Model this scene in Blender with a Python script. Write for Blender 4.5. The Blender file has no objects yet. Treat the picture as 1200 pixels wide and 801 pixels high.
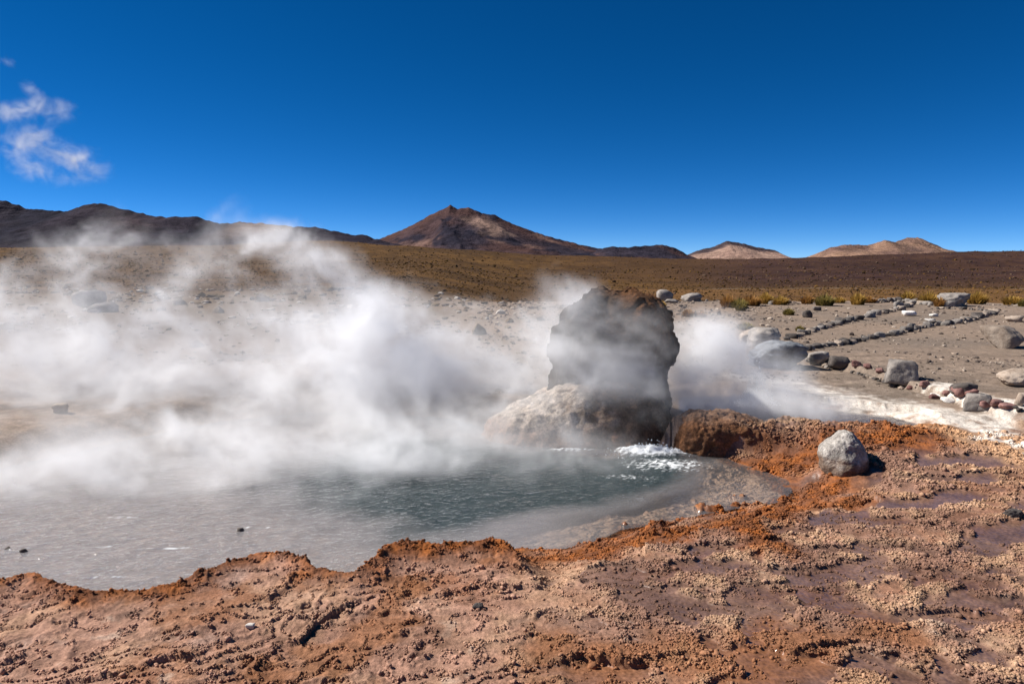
import bpy, math, random
import numpy as np
from math import radians

# ------------------------------------------------------------------ camera, sky, sun, exposure
SC = bpy.context.scene
H = 1.7                       # eye height above the crust
FPX = 800.0                   # focal length in 1200-px-frame pixels (24 mm lens)
PITCH = math.atan(95.5 / 800)
cam = bpy.data.objects.new('camera', bpy.data.cameras.new('camera'))
SC.collection.objects.link(cam)
cam.data.sensor_width = 36
cam.data.lens = 24
cam.data.clip_start = 0.05
cam.data.clip_end = 60000
cam.location = (0, 0, H)
cam.rotation_euler = (radians(90) - PITCH, 0, 0)
SC.camera = cam

SUN_EL, SUN_AZ = 42.0, -76.0          # azimuth measured from the view direction (+y), negative = left
world = bpy.data.worlds.new('World'); SC.world = world; world.use_nodes = True
wn = world.node_tree.nodes; wl = world.node_tree.links
bg = wn['Background']; bg.inputs['Strength'].default_value = 0.079
sky = wn.new('ShaderNodeTexSky'); sky.sky_type = 'NISHITA'; sky.sun_disc = False
sky.sun_elevation = radians(SUN_EL); sky.sun_rotation = radians(SUN_AZ)
sky.altitude = 4300; sky.air_density = 0.5; sky.dust_density = 0.0; sky.ozone_density = 4.5
hs = wn.new('ShaderNodeHueSaturation'); hs.inputs['Saturation'].default_value = 1.27
wl.new(sky.outputs['Color'], hs.inputs['Color']); wl.new(hs.outputs['Color'], bg.inputs['Color'])
sl = bpy.data.lights.new('sun', 'SUN'); sl.energy = 5.0; sl.angle = radians(0.5); sl.color = (1.0, 0.955, 0.89)
sun = bpy.data.objects.new('sun', sl); SC.collection.objects.link(sun)
from mathutils import Vector
sd = Vector((math.sin(radians(SUN_AZ)) * math.cos(radians(SUN_EL)), math.cos(radians(SUN_AZ)) * math.cos(radians(SUN_EL)), math.sin(radians(SUN_EL))))
sun.rotation_euler = sd.to_track_quat('Z', 'Y').to_euler(); sun.location = sd * 40
SC.view_settings.view_transform = 'Standard'; SC.view_settings.look = 'None'
SC.view_settings.exposure = 0.7; SC.view_settings.gamma = 1.0; SC.view_settings.use_curve_mapping = False
cy = SC.cycles
cy.max_bounces = 18; cy.volume_bounces = 16; cy.diffuse_bounces = 2; cy.glossy_bounces = 2; cy.transparent_max_bounces = 12
cy.volume_step_rate = 1.6; cy.volume_max_steps = 256
cy.use_denoising = True
cy.caustics_reflective = False; cy.caustics_refractive = False

rnd = random.Random(7)
rs = np.random.RandomState(11)

# ------------------------------------------------------------------ numeric helpers
def ss(a, b, x):
    t = np.clip((x - a) / (b - a), 0, 1); return t * t * (3 - 2 * t)
def lerp(a, b, w): w = np.clip(w, 0, 1)[..., None]; return np.asarray(a) * (1 - w) + np.asarray(b) * w
def _h(n):
    n = n.astype(np.uint32)
    n ^= n >> np.uint32(16); n *= np.uint32(0x7feb352d); n ^= n >> np.uint32(15); n *= np.uint32(0x846ca68b); n ^= n >> np.uint32(16)
    return n
def h2(ix, iy, s=0):
    return _h((ix.astype(np.int64) * 374761393 + iy.astype(np.int64) * 668265263 + s * 974711) & 0xffffffff)
def h3(ix, iy, iz, s=0):
    return _h((ix.astype(np.int64) * 374761393 + iy.astype(np.int64) * 668265263 + iz.astype(np.int64) * 2147483647 + s * 974711) & 0xffffffff)
def perlin2(x, y, s=0):
    ix = np.floor(x); iy = np.floor(y); fx = (x - ix).astype(np.float32); fy = (y - iy).astype(np.float32)
    u = fx * fx * fx * (fx * (fx * 6 - 15) + 10); v = fy * fy * fy * (fy * (fy * 6 - 15) + 10)
    out = []
    for dx in (0, 1):
        for dy in (0, 1):
            a = h2(ix + dx, iy + dy, s).astype(np.float32) * np.float32(2 * math.pi / 4294967296)
            out.append(np.cos(a) * (fx - dx) + np.sin(a) * (fy - dy))
    return (out[0] * (1 - u) * (1 - v) + out[2] * u * (1 - v) + out[1] * (1 - u) * v + out[3] * u * v) * 1.4
def fbm2(x, y, o=4, s=0, lac=2.03, g=0.5):
    r = 0; a = 1; t = 0
    for k in range(o):
        r = r + a * perlin2(x, y, s + k * 17); t += a * a; a *= g; x = x * lac + 13.7; y = y * lac - 7.1
    return r / math.sqrt(t)
def ridge2(x, y, o=4, s=0):
    r = 0; a = 1; t = 0
    for k in range(o):
        r = r + a * (1 - np.abs(perlin2(x, y, s + k * 17)) * 1.6); t += a; a *= .5; x = x * 2.07 + 3.1; y = y * 2.07 + 9.2
    return r / t
def perlin3(x, y, z, s=0):
    ix = np.floor(x); iy = np.floor(y); iz = np.floor(z)
    fx = (x - ix).astype(np.float32); fy = (y - iy).astype(np.float32); fz = (z - iz).astype(np.float32)
    u = fx * fx * fx * (fx * (fx * 6 - 15) + 10); v = fy * fy * fy * (fy * (fy * 6 - 15) + 10); w = fz * fz * fz * (fz * (fz * 6 - 15) + 10)
    r = 0
    for dx in (0, 1):
        for dy in (0, 1):
            for dz in (0, 1):
                q = h3(ix + dx, iy + dy, iz + dz, s)
                g = ((q & 1).astype(np.float32) * 2 - 1) * (fx - dx) + (((q >> np.uint32(1)) & 1).astype(np.float32) * 2 - 1) * (fy - dy) + (((q >> np.uint32(2)) & 1).astype(np.float32) * 2 - 1) * (fz - dz)
                r = r + g * (u if dx else 1 - u) * (v if dy else 1 - v) * (w if dz else 1 - w)
    return r
def fbm3(x, y, z, o=4, s=0, g=0.5):
    r = 0; a = 1; t = 0
    for k in range(o):
        r = r + a * perlin3(x, y, z, s + 31 * k); t += a * a; a *= g; x = x * 2.03 + 5.2; y = y * 2.03 - 3.3; z = z * 2.03 + 1.7
    return r / math.sqrt(t)
def worley2(x, y, s=0):
    """distance to the nearest feature point, plus that cell's random value"""
    ix = np.floor(x); iy = np.floor(y); best = np.full(x.shape, 9.0, np.float32); rid = np.zeros(x.shape, np.float32)
    for dx in (-1, 0, 1):
        for dy in (-1, 0, 1):
            a = h2(ix + dx, iy + dy, s); b = _h(a + np.uint32(77))
            px = ix + dx + a.astype(np.float32) / 4294967296.; py = iy + dy + b.astype(np.float32) / 4294967296.
            d = np.sqrt((px - x) ** 2 + (py - y) ** 2).astype(np.float32)
            m = d < best
            best = np.where(m, d, best); rid = np.where(m, (a & np.uint32(1023)).astype(np.float32) / 1023, rid)
    return best, rid
def poly_sdf(poly, x, y):
    """signed distance, negative inside"""
    P = np.asarray(poly, float); d = np.full(x.shape, 1e9); ins = np.zeros(x.shape, bool)
    for i in range(len(P)):
        a = P[i]; b = P[(i + 1) % len(P)]; e = b - a
        wx = x - a[0]; wy = y - a[1]
        t = np.clip((wx * e[0] + wy * e[1]) / max(e @ e, 1e-12), 0, 1)
        d = np.minimum(d, (wx - e[0] * t) ** 2 + (wy - e[1] * t) ** 2)
        if a[1] != b[1]:
            c = ((a[1] > y) != (b[1] > y)) & (x < (b[0] - a[0]) * (y - a[1]) / (b[1] - a[1]) + a[0])
            ins ^= c
    return np.where(ins, -1, 1) * np.sqrt(d)
def line_dist(pts, x, y):
    """distance to a polyline, plus the fraction along it"""
    P = np.asarray(pts, float); d = np.full(x.shape, 1e9); fr = np.zeros(x.shape); n = len(P) - 1
    for i in range(n):
        a = P[i]; e = P[i + 1] - a
        wx = x - a[0]; wy = y - a[1]
        t = np.clip((wx * e[0] + wy * e[1]) / (e @ e), 0, 1)
        q = np.sqrt((wx - e[0] * t) ** 2 + (wy - e[1] * t) ** 2)
        m = q < d; d = np.where(m, q, d); fr = np.where(m, (i + t) / n, fr)
    return d, fr
CP, SP = math.cos(PITCH), math.sin(PITCH)
def at(px, py, z=0.0):
    """survey of the photograph: where the sight line of a pixel meets height z"""
    u = (px - 600) / FPX; v = (400.5 - py) / FPX
    t = (z - H) / (-SP + v * CP)
    return (u * t, (CP + v * SP) * t)
def ray(px, py, d):
    u = (px - 600) / FPX; v = (400.5 - py) / FPX
    t = d / (CP + v * SP)
    return (u * t, d, H + (-SP + v * CP) * t)
def srgb(r, g, b):
    return tuple(((c / 255 / 12.92) if c / 255 <= .04045 else ((c / 255 + .055) / 1.055) ** 2.4) for c in (r, g, b))

# ------------------------------------------------------------------ the lie of the land
W0 = -0.20                                             # hot pool level
POOL = [at(*p) for p in [(-260, 715, 0), (-120, 690, 0), (-40, 682, 0), (0, 678, 0), (40, 669, 0), (65, 668, 0), (85, 681, 0), (130, 688, 0),
        (200, 681, 0), (260, 659, 0), (300, 646, 0), (345, 647, 0), (378, 656, 0), (389, 666, 0), (406, 668, 0), (425, 657, 0),
        (438, 641, 0), (470, 633, 0), (500, 632, 0), (545, 634, 0), (575, 622, 0), (600, 628, -.15), (650, 634, -.18),
        (680, 628, -.18), (720, 612, -.18), (760, 606, -.18), (800, 598, -.18), (850, 589, -.18), (900, 582, -.18), (915, 572, -.18),
        (912, 560, -.18), (890, 552, -.18), (870, 545, -.18), (850, 539, -.18), (815, 521, W0), (800, 512, W0), (720, 519, W0), (640, 519, W0),
        (575, 505, W0), (520, 492, W0), (430, 484, W0), (350, 485, W0), (250, 497, W0), (180, 511, W0), (100, 529, W0), (0, 551, W0),
        (-150, 585, W0), (-330, 640, W0)]]
DEEP = [at(px, py, W0) for px, py in [(330, 600), (400, 626), (450, 645), (560, 638), (640, 612), (700, 603), (760, 592), (805, 577), (832, 560),
        (838, 540), (812, 522), (720, 528), (600, 520), (500, 503), (420, 508), (330, 540), (280, 572)]]
W1 = -0.04                                             # second, smaller pool
POOL2 = [at(px, py, W1) for px, py in [(800, 480), (868, 496), (930, 500), (1000, 503), (1045, 506), (1072, 497), (1040, 488), (980, 482), (900, 470), (850, 464), (800, 466)]]
RIDGE = [at(*p) for p in [(805, 512, -.1), (860, 510, -.05), (930, 509, -.03), (1000, 510, 0), (1060, 511, 0), (1098, 506, 0)]]
ORANGE = [([at(*p) for p in [(600, 640, 0), (700, 622, 0), (800, 610, 0), (890, 596, 0), (940, 570, 0), (985, 546, 0)]], .30),
          ([at(*p) for p in [(900, 640, 0), (860, 605, 0), (930, 585, 0), (990, 575, 0)]], .22),
          ([at(*p) for p in [(780, 524, 0), (900, 524, 0), (1000, 522, 0), (1100, 512, 0)]], .45),
          ([at(*p) for p in [(440, 650, 0), (540, 640, 0), (620, 640, 0)]], .16),
          ]
STAIN = [([at(*p) for p in [(640, 770, 0), (760, 770, 0), (880, 790, 0)]], .22), ([at(*p) for p in [(300, 799, 0), (400, 770, 0), (440, 720, 0), (470, 690, 0)]], .14), ([at(*p) for p in [(900, 770, 0), (1020, 745, 0)]], .2)]
WHITE = [([at(*p) for p in [(895, 440, .1), (960, 455, .1), (1020, 469, .1), (1090, 476, .1), (1140, 484, .1)]], .52),
         ([at(*p) for p in [(1095, 457, .1), (1130, 470, .1), (1190, 480, .1)]], .16),
         ([at(*p) for p in [(1150, 500, .05), (1200, 525, .02)]], .12)]
PEACH = [([at(*p) for p in [(1060, 492, 0), (1100, 505, 0), (1160, 515, 0), (1220, 545, 0)]], .45)]
ROW = [at(*p) for p in [(930, 414, .12), (985, 427, .12), (1040, 442, .12), (1085, 455, .12), (1150, 472, .12), (1230, 490, .12)]]
S1X = [-300, 0, 250, 390, 450, 600, 800, 900, 1000, 1100, 1200, 1500]
S1Y = [292, 290, 288, 282, 287, 297, 304, 304, 300, 296, 293, 290]
DT = np.log(np.array([16., 20, 27, 31, 38, 50, 80, 150, 300, 700, 1500]))
YL = np.array([388., 373, 357.5, 352, 346, 340, 332, 321, 312, 301, 0])
YR = np.array([388., 373, 356.5, 352.5, 362, 366, 353, 342.5, 335, 319, 0])
LIPS = [([at(*p) for p in [(-40, 795, 0), (0, 780, 0), (35, 766, 0)]], .030), ([at(*p) for p in [(160, 781, 0), (195, 774, 0), (232, 773, 0)]], .034),
        ([at(*p) for p in [(232, 791, 0), (248, 796, 0), (284, 788, 0)]], .040), ([at(*p) for p in [(258, 778, 0), (288, 772, 0), (310, 773, 0), (325, 757, 0), (352, 750, 0), (366, 735, 0), (388, 718, 0), (420, 704, 0)]], .034),
        ([at(*p) for p in [(60, 800, 0), (130, 792, 0), (160, 786, 0)]], .02), ([at(*p) for p in [(600, 790, 0), (680, 775, 0), (740, 782, 0), (800, 770, 0), (850, 782, 0)]], .028), ([at(*p) for p in [(480, 704, 0), (560, 688, 0), (640, 690, 0)]], .02),
        ([at(*p) for p in [(860, 760, 0), (930, 772, 0), (1010, 756, 0), (1080, 766, 0)]], .024), ([at(*p) for p in [(1050, 720, 0), (1120, 712, 0), (1180, 722, 0)]], .018)]
def far_height(x, y):
    r = np.hypot(x, y); a = np.arctan2(x, y); ac = np.clip(a, -radians(50), radians(50))
    px = 600 + FPX * np.tan(ac); d = np.maximum(r * np.cos(ac), 1.0); ld = np.log(d)
    s1 = np.interp(px, S1X, S1Y)
    w = ss(470, 640, px)
    yl = np.where(ld < DT[-2], np.interp(ld, DT[:-1], YL[:-1]), YL[-2] + (s1 - YL[-2]) * ss(DT[-2], DT[-1], ld))
    yr = np.where(ld < DT[-2], np.interp(ld, DT[:-1], YR[:-1]), YR[-2] + (s1 - YR[-2]) * ss(DT[-2], DT[-1], ld))
    yy = yl * (1 - w) + yr * w
    t = (305 - yy) / FPX
    z = H + t * d
    z = np.where(d > 1500, H + (305 - s1) / FPX * 1500 - (d - 1500) * .03, z)
    back = ss(radians(150), radians(75), np.abs(a))
    z = z * back
    return z * ss(16, 20, d), px, d
def ground(x, y, detail=True):
    """height, pigment and wetness of the ground at world points"""
    x = np.asarray(x, float); y = np.asarray(y, float); n = x.shape
    r = np.hypot(x, y)
    zf, px, d = far_height(x, y)
    z = zf.copy()
    far = r > 15.5
    z += far * fbm2(x / 9, y / 9, 4, 5) * 0.012 * np.minimum(r, 60) / 4 * ss(16, 40, r) + ss(80, 500, r) * fbm2(x / 120, y / 120, 5, 9) * np.minimum(.004 * r, 3.0) * (r < 1700)
    # pigments -----------------------------------------------------------
    soil = np.array([.27, .200, .150]); grey = np.array([.205, .160, .126]); gold = np.array([.120, .062, .018]); brown = np.array([.066, .034, .017])
    col = np.empty(n + (3,)); wet = np.zeros(n)
    m = fbm2(x / 3.1, y / 3.1, 4, 40); m2 = fbm2(x / 17, y / 17, 4, 41)
    k = ss(-.5, .7, m)[..., None]
    col[:] = soil * (1 - k) + grey * k
    left = ss(560, 480, px)
    col = col * (1 - (left * .75 * ss(12, 22, r))[..., None]) + np.array([.125, .085, .050]) * (left * .75 * ss(12, 25, r))[..., None]
    kg = ss(38, 60, r)[..., None]
    g2 = ss(-.4, .6, m2 + .5 * fbm2(x / 40, y / 90, 3, 43))[..., None]
    fargold = gold * g2 + np.array([.072, .038, .013]) * (1 - g2)
    hill = (ss(760, 900, px) * ss(230, 330, d) + ss(560, 760, px) * .5 * ss(330, 500, d))[..., None]
    fargold = fargold * (1 - hill) + brown * hill
    band = fbm2(px / 160, np.log(d) * 5, 4, 47)
    fargold = fargold * (1 + .35 * band)[..., None]
    strip = (ss(560, 760, px) * ss(240, 200, d) * ss(.0, .5, .5 + fbm2(x / 30, y / 12, 3, 49)))[..., None]
    fargold = fargold * (1 - strip) + np.array([.155, .080, .028]) * strip
    road = (ss(800, 860, px) * ss(226, 232, d + 6 * fbm2(x / 60, y / 60, 2, 48)) * ss(242, 236, d))[..., None]
    fargold = fargold * (1 - .7 * road) + np.array([.24, .19, .14]) * .7 * road
    col = col * (1 - kg) + fargold * kg
    near = r < 15.5
    if near.any():
        X = x[near]; Y = y[near]; Z = z[near]; C = col[near]; Wt = wet[near]; R = r[near]; PX = px[near]
        s = poly_sdf(POOL, X, Y) + (.05 + .10 * ss(.3, 1.0, X) * ss(6.4, 6.0, Y)) * fbm2(X * 3.4, Y * 3.8, 4, 60) * ss(7.5, 5, Y)
        s2 = poly_sdf(POOL2, X, Y) + .05 * fbm2(X * 3, Y * 3, 3, 61)
        sd_ = poly_sdf(DEEP, X, Y)
        crust = ss(7.6, 6.3, Y + .45 * np.maximum(-X - 1.5, 0)) * ss(6.5, 4.0, np.abs(X) - .18 * Y)      # sinter crust around the pools
        fgm = crust * ss(.02, .10, s) * ss(0.0, .08, s2)
        # gentle undulation
        Z = Z + .035 * fbm2(X * .55, Y * .55, 3, 62) * ss(15, 9, R)
        # stone-row bank and terrace slope
        dr, _f = line_dist(ROW, X, Y)
        above = ss(-.9, .3, (Y - np.interp(X, [p[0] for p in ROW], [p[1] for p in ROW]))) * ss(2.2, 3.6, X) * ss(15.5, 12, R)
        Z = Z + .11 * above
        # rimstone puddles: low patches lie flat and wet, between rims of knobbly crust
        b = fbm2(X * 2.3, Y * 3.3, 4, 70) + .25 * fbm2(X * 7, Y * 8, 2, 71)
        big = fbm2(X * .45, Y * .45, 2, 72)
        rightw = ss(-.6, 1.0, X - .35 * (Y - 3) + .5 * big)              # knobbly crust covers the right, smooth plates the left
        thr = -.26 + .24 * rightw + .1 * big
        rim = ss(thr - .14, thr + .12, b)                                 # 0 in a puddle, 1 on crust
        knob_zone = rim * (.12 + .88 * rightw) + .8 * ss(.16, .03, np.abs(b - thr - .05)) * (1 - .5 * rightw)
        band = ss(thr + .62, thr + .20, b + .35 * fbm2(X * 4.2, Y * 5.5, 3, 85)); knob_zone = knob_zone * (1 - rightw * .85 * (1 - band))
        w1, i1 = worley2(X * 44, Y * 44, 80); w2, i2 = worley2(X * 85, Y * 85, 81); w3, i3 = worley2(X * 17, Y * 17, 82)
        k1 = np.sqrt(np.maximum(0, 1 - (w1 / .75) ** 2)) * (.35 + .9 * i1); k2 = np.sqrt(np.maximum(0, 1 - (w2 / .75) ** 2)) * (.3 + i2)
        k3 = np.sqrt(np.maximum(0, 1 - (w3 / .8) ** 2)) * (.2 + i3)
        clump = np.maximum(ss(-.55, .35, fbm2(X * 5, Y * 5, 3, 83)), .75 * rightw * ss(-.9, .1, fbm2(X * 3, Y * 3, 2, 84)))
        pop = (k1 * .008 + k2 * .005 + k3 * .004) * np.clip(knob_zone, 0, 1) * (.15 + .85 * clump)
        lay = .012 * rim * rightw + .010 * (1 - rightw) * rim
        # plates: stepped terraces with thin broken lips, descending toward the viewer on the left
        t = (.16 * (Y - 2.2) - .05 * X + .085 * fbm2(X * 1.1, Y * 1.6, 4, 90) + .02 * fbm2(X * 7, Y * 7, 3, 91)) / .027
        q = np.floor(t); fr = t - q
        stair = (q + ss(.95, 1.0, fr)) * .027 - t * .027 + .004 * ss(.55, .9, fr)
        lipz = ss(.62, .8, fr) * ss(1.0, .97, fr)
        stairw = (1 - rightw) * ss(.1, .35, s) * ss(6, 5, R) + .14 * rightw * rim
        Z = Z + fgm * (lay + pop + stairw * stair * ss(-.5, .3, fbm2(X * .8, Y * .8, 2, 92)) + lipz * stairw * (k1 * .009 + k2 * .004) * clump)
        Z = Z + fgm * .0025 * fbm2(X * 40, Y * 40, 2, 93) * (1 - knob_zone)
        for ln, dz in LIPS:
            dl, fl = line_dist(ln, X, Y)
            yl = np.interp(X, [p[0] for p in ln], [p[1] for p in ln]); up = ss(-.004, .004, Y - yl + .015 * fbm2(X * 12, Y * 12, 3, 94))
            endf = ss(ln[0][0] - .02, ln[0][0] + .06, X) * ss(ln[-1][0] + .02, ln[-1][0] - .06, X)
            Z = Z + endf * .46 * dz * ss(-.5, .2, fbm2(X * 3, Y * 3, 2, 89)) * (up * np.exp(-dl / .30) - (1 - up) * .35 * np.exp(-dl / .12)) + endf * up * ss(.045, .01, dl) * (k1 * .008 + k2 * .004)
            lipz = np.maximum(lipz, endf * up * ss(.05, .015, dl))
        # orange bacterial mats
        org = np.zeros_like(X)
        for ln, wd in ORANGE:
            dd, _f = line_dist(ln, X, Y)
            org = np.maximum(org, ss(wd * 1.25, wd * .25, dd + .16 * fbm2(X * 2.6, Y * 2.6, 3, 95)))
        rimo = ss(.30, .08, s + .06 * fbm2(X * 4, Y * 4, 3, 96)) * ss(6.6, 5.4, Y) * ss(-.02, .03, s)
        rimo2 = ss(.25, .02, s2 + .08 * fbm2(X * 4, Y * 4, 3, 97)) * ss(2.5, 3.2, X) * .8
        org = np.clip(np.maximum(np.maximum(org, rimo), rimo2), 0, 1)
        Z = Z + fgm * org * (.008 + .008 * k3 * clump + .007 * k1 + .004 * k2)
        stn = np.zeros_like(X)
        for ln, wd in STAIN:
            dd, _f = line_dist(ln, X, Y); stn = np.maximum(stn, ss(wd * 1.3, wd * .2, dd + .2 * fbm2(X * 3, Y * 3, 4, 88)))
        # raised rim above the pool, then the bank down to the water and the bed
        Z = Z + .014 * np.exp(-((s - .09) / .10) ** 2) * ss(6.2, 5.0, Y) * (s > -.3) * (.5 + .8 * ss(-.3, .5, fbm2(X * 2.5, Y * 2.5, 2, 98))) * ss(.6, -.1, X - .1)
        beach = ss(-.15, .30, X) * ss(7.2, 6.2, Y)                            # low shore on the right of the pool
        fs = ss(4.6, 5.4, Y) * (1 - ss(.4, 1.0, X)); bw = .10 + np.maximum(.95 * beach * ss(6.0, 5.4, Y), .5 * np.maximum(beach, fs)) + .7 * ss(5.6, 6.3, Y) * ss(1, 1.6, X)
        bank = ss(-.06, 1, (s / bw))
        shelf = W0 - .025 - .07 * ss(0, -.6, s) + .012 * fbm2(X * 5, Y * 5, 3, 99)
        shelf = shelf + ss(.15, .9, X) * ss(6.6, 6.2, Y) * ss(.25, .75, fbm2(X * 3.6, Y * 5, 4, 105)) * ss(-.55, -.1, s) * (.052 + .012 * k1)
        isl = ss(.15, .9, X) * ss(6.6, 6.2, Y) * ss(.25, .75, fbm2(X * 3.6, Y * 5, 4, 105)) * ss(-.55, -.1, s)
        bed = shelf - .7 * ss(.1, -1.3, sd_)
        Z = np.where(s < .8, bed * (1 - bank) + Z * bank, Z)
        # second pool and the ridge that divides the two
        bank2 = ss(-.03, .28, s2)
        bed2 = W1 - .03 - .25 * ss(0, -.4, s2)
        Z = np.where(s2 < .4, bed2 * (1 - bank2) + Z * bank2, Z)
        drg, frg = line_dist(RIDGE, X, Y)
        rh = np.interp(frg, [0, .15, .5, .85, 1], [.09, .11, .085, .06, .02])
        rn = fbm2(X * 3.2, Y * 3.2, 4, 101)
        rg = np.exp(-(drg / .24) ** 4 * (1 + .4 * rn)) * (1 + .25 * rn)
        Z = np.where((s > -.25), np.maximum(Z, Z * (1 - rg) + rg * rh + .02 * rn * rg + rg * .02 * (k3 + k1)), Z)
        # ledge of the white bank above the second pool
        led = ss(.30, .36, s2 + .12 * fbm2(X * 2.2, Y * 2.2, 4, 102)) * ss(2.2, 3, X) * ss(6.9, 7.3, Y)
        Z = Z + .055 * led * ss(15, 11, R)
        # rough ground further out
        rough = ss(7.0, 8.2, Y - .15 * np.maximum(X, 0)) * ss(15.5, 14, R)
        Z = Z + rough * (.012 * fbm2(X * 4, Y * 4, 4, 103) + .012 * k3 * ss(.1, .6, fbm2(X, Y, 3, 104)))
        # ---- pigments of the crust
        def mixc(C, c, w):
            w = np.clip(w, 0, 1)[..., None]; return C * (1 - w) + np.asarray(c) * w
        n1 = fbm2(X * 2.3, Y * 2.3, 4, 110); n2 = fbm2(X * 9, Y * 9, 4, 111); n3 = fbm2(X * 1.1, Y * 1.1, 3, 112)
        tan_ = np.array([.42, .255, .165]); pink = np.array([.36, .205, .145]); rust = np.array([.215, .085, .040]); mud = np.array([.15, .085, .062])
        F = np.empty_like(C); F[:] = pink
        F = mixc(F, tan_, ss(-.3, .6, n1 + .4 * n2) * .8)
        F = mixc(F, rust, ss(.05, .75, n3 + .45 * n2 + .25 * n1) * .7)
        F = mixc(F, [.45, .295, .18], np.clip(knob_zone, 0, 1) * rightw * ss(-.5, .5, n1 + .5 * n2) * .55)
        F = mixc(F, [.48, .36, .28], ss(.55, .95, n2 * .6 + fbm2(X * 1.7, Y * 1.7, 3, 113)) * .6)
        F = mixc(F, [.42, .33, .29], ss(.2, .9, fbm2(X * 3, Y * 3, 4, 118)) * ss(-.9, -2.0, X + .3 * n1) * ss(.0, .3, clump) * .55)   # whitish film on the far left
        pud = (1 - rim) * (.25 + .75 * rightw)
        F = mixc(F, [.27, .125, .075], rightw * (1 - band) * rim * ss(-.6, .3, n2 + n1) * .65)
        F = mixc(F, mud, pud * .75)
        F = mixc(F, [.075, .05, .042], ss(.62, .95, fbm2(X * 1.9 + 4, Y * 2.6, 3, 114)) * (1 - rightw) * .7)    # dark stains
        F = F * (1 - .30 * rightw * ss(.3, -.5, n1 + .3 * n3))[..., None]
        F = mixc(F, [.17, .085, .055], ss(.0, .55, fbm2(X * 1.6, Y * 2.2, 4, 117)) * (1 - .6 * np.clip(knob_zone, 0, 1)) * ss(-1.6, -.4, X) * .75)
        hue = ss(-.5, .6, n2 + .5 * n1)[..., None]
        F = mixc(F, [.25, .105, .045], stn * .7)
        oc = np.array([.30, .095, .022]) * hue + np.array([.155, .055, .022]) * (1 - hue)
        F = F * (1 - (org * .92)[..., None]) + oc * (org * .92)[..., None]
        cw = crust[..., None]
        C = C * (1 - cw) + F * cw
        Wt = np.maximum(Wt, crust * (.45 * rightw * (1 - band) * rim * ss(-.2, .5, n3) + ss(.6, 1, pud / (.25 + .75 * rightw)) * .9 * (.25 + .75 * rightw)) * (1 - .7 * org))
        peach = np.zeros_like(X); wh = np.zeros_like(X)
        for ln, wd in PEACH:
            dd, _f = line_dist(ln, X, Y); peach = np.maximum(peach, ss(wd * 1.3, wd * .2, dd + .25 * n1))
        for ln, wd in WHITE:
            dd, _f = line_dist(ln, X, Y); wh = np.maximum(wh, ss(wd * 1.2, wd * .3, dd + .26 * n1 + .16 * n2))
        C = mixc(C, np.array([.50, .30, .17]), peach * .85)
        C = mixc(C, np.array([.36, .13, .035]), ss(.35, .05, s2 - .12) * ss(.2, .7, n1 + .5) * ss(3.0, 3.6, X) * .8)
        C = mixc(C, np.array([.72, .65, .57]), wh * ss(-.95, .1, fbm2(X * 5, Y * 9, 4, 116)) * .95)
        C = mixc(C, np.array([.16, .12, .095]), ss(.25, .6, fbm2(X * 7, Y * 12, 4, 115)) * ss(6.6, 7.2, Y) * ss(2.5, 3.5, X) * .4)
        stk = fbm2(X * .5 + Y * .6, Y * 3.5 - X * 1.2, 4, 119)
        C = C * (1 + (.22 * stk * (1 - crust) * ss(2, 3.5, X))[..., None])
        # sinter floor on the far left bank: pale
        lb = ss(-.2, -1.2, X) * ss(6.0, 7.0, Y) * ss(15, 11, R)
        C = mixc(C, np.array([.30, .225, .175]), lb * ss(-.6, .4, n1) * .8)
        # pool bed
        inside = ss(.03, -.03, s) * ss(W0 + .05, W0 + .01, Z)
        bedc = lerp(np.array([.56, .36, .255]) * (1 + .25 * n1)[..., None], [.26, .10, .035], isl * 1.3)
        C = C * (1 - inside[..., None]) + bedc * inside[..., None]
        Wt = np.maximum(Wt, (ss(.10, -.02, s) * .8 * beach + inside) * (1 - .8 * ss(W0 + .0, W0 + .03, Z)))
        in2 = ss(.03, -.03, s2)[..., None]
        C = C * (1 - in2) + np.array([.12, .09, .09]) * in2
        z[near] = Z; col[near] = C; wet[near] = Wt
        bd = np.zeros(n); bd[near] = fgm * np.clip(np.clip(knob_zone, 0, 1) * clump * (.12 + .88 * rightw) + .47 * lipz * stairw * clump + .55 * lipz * (R < 5) * (lipz > .5) + .5 * org * clump, 0, 1) * (s > .01) * ss(.02, .1, s2); ground.bead = ss(.30, .68, bd)
    if detail:
        col *= (1 + .10 * fbm2(x * 1.7, y * 1.7, 3, 120) * (r < 60))[..., None]
    return z, np.clip(col * .86, .004, .8), np.clip(wet, 0, 1)
def gz(x, y):
    return float(ground(np.array([x]), np.array([y]), False)[0][0])
def on_ground(px, py):
    z = 0.0
    for _ in range(14):
        x, y = at(px, py, z); z = .5 * z + .5 * gz(x, y)
    return x, y, gz(x, y)

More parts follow.
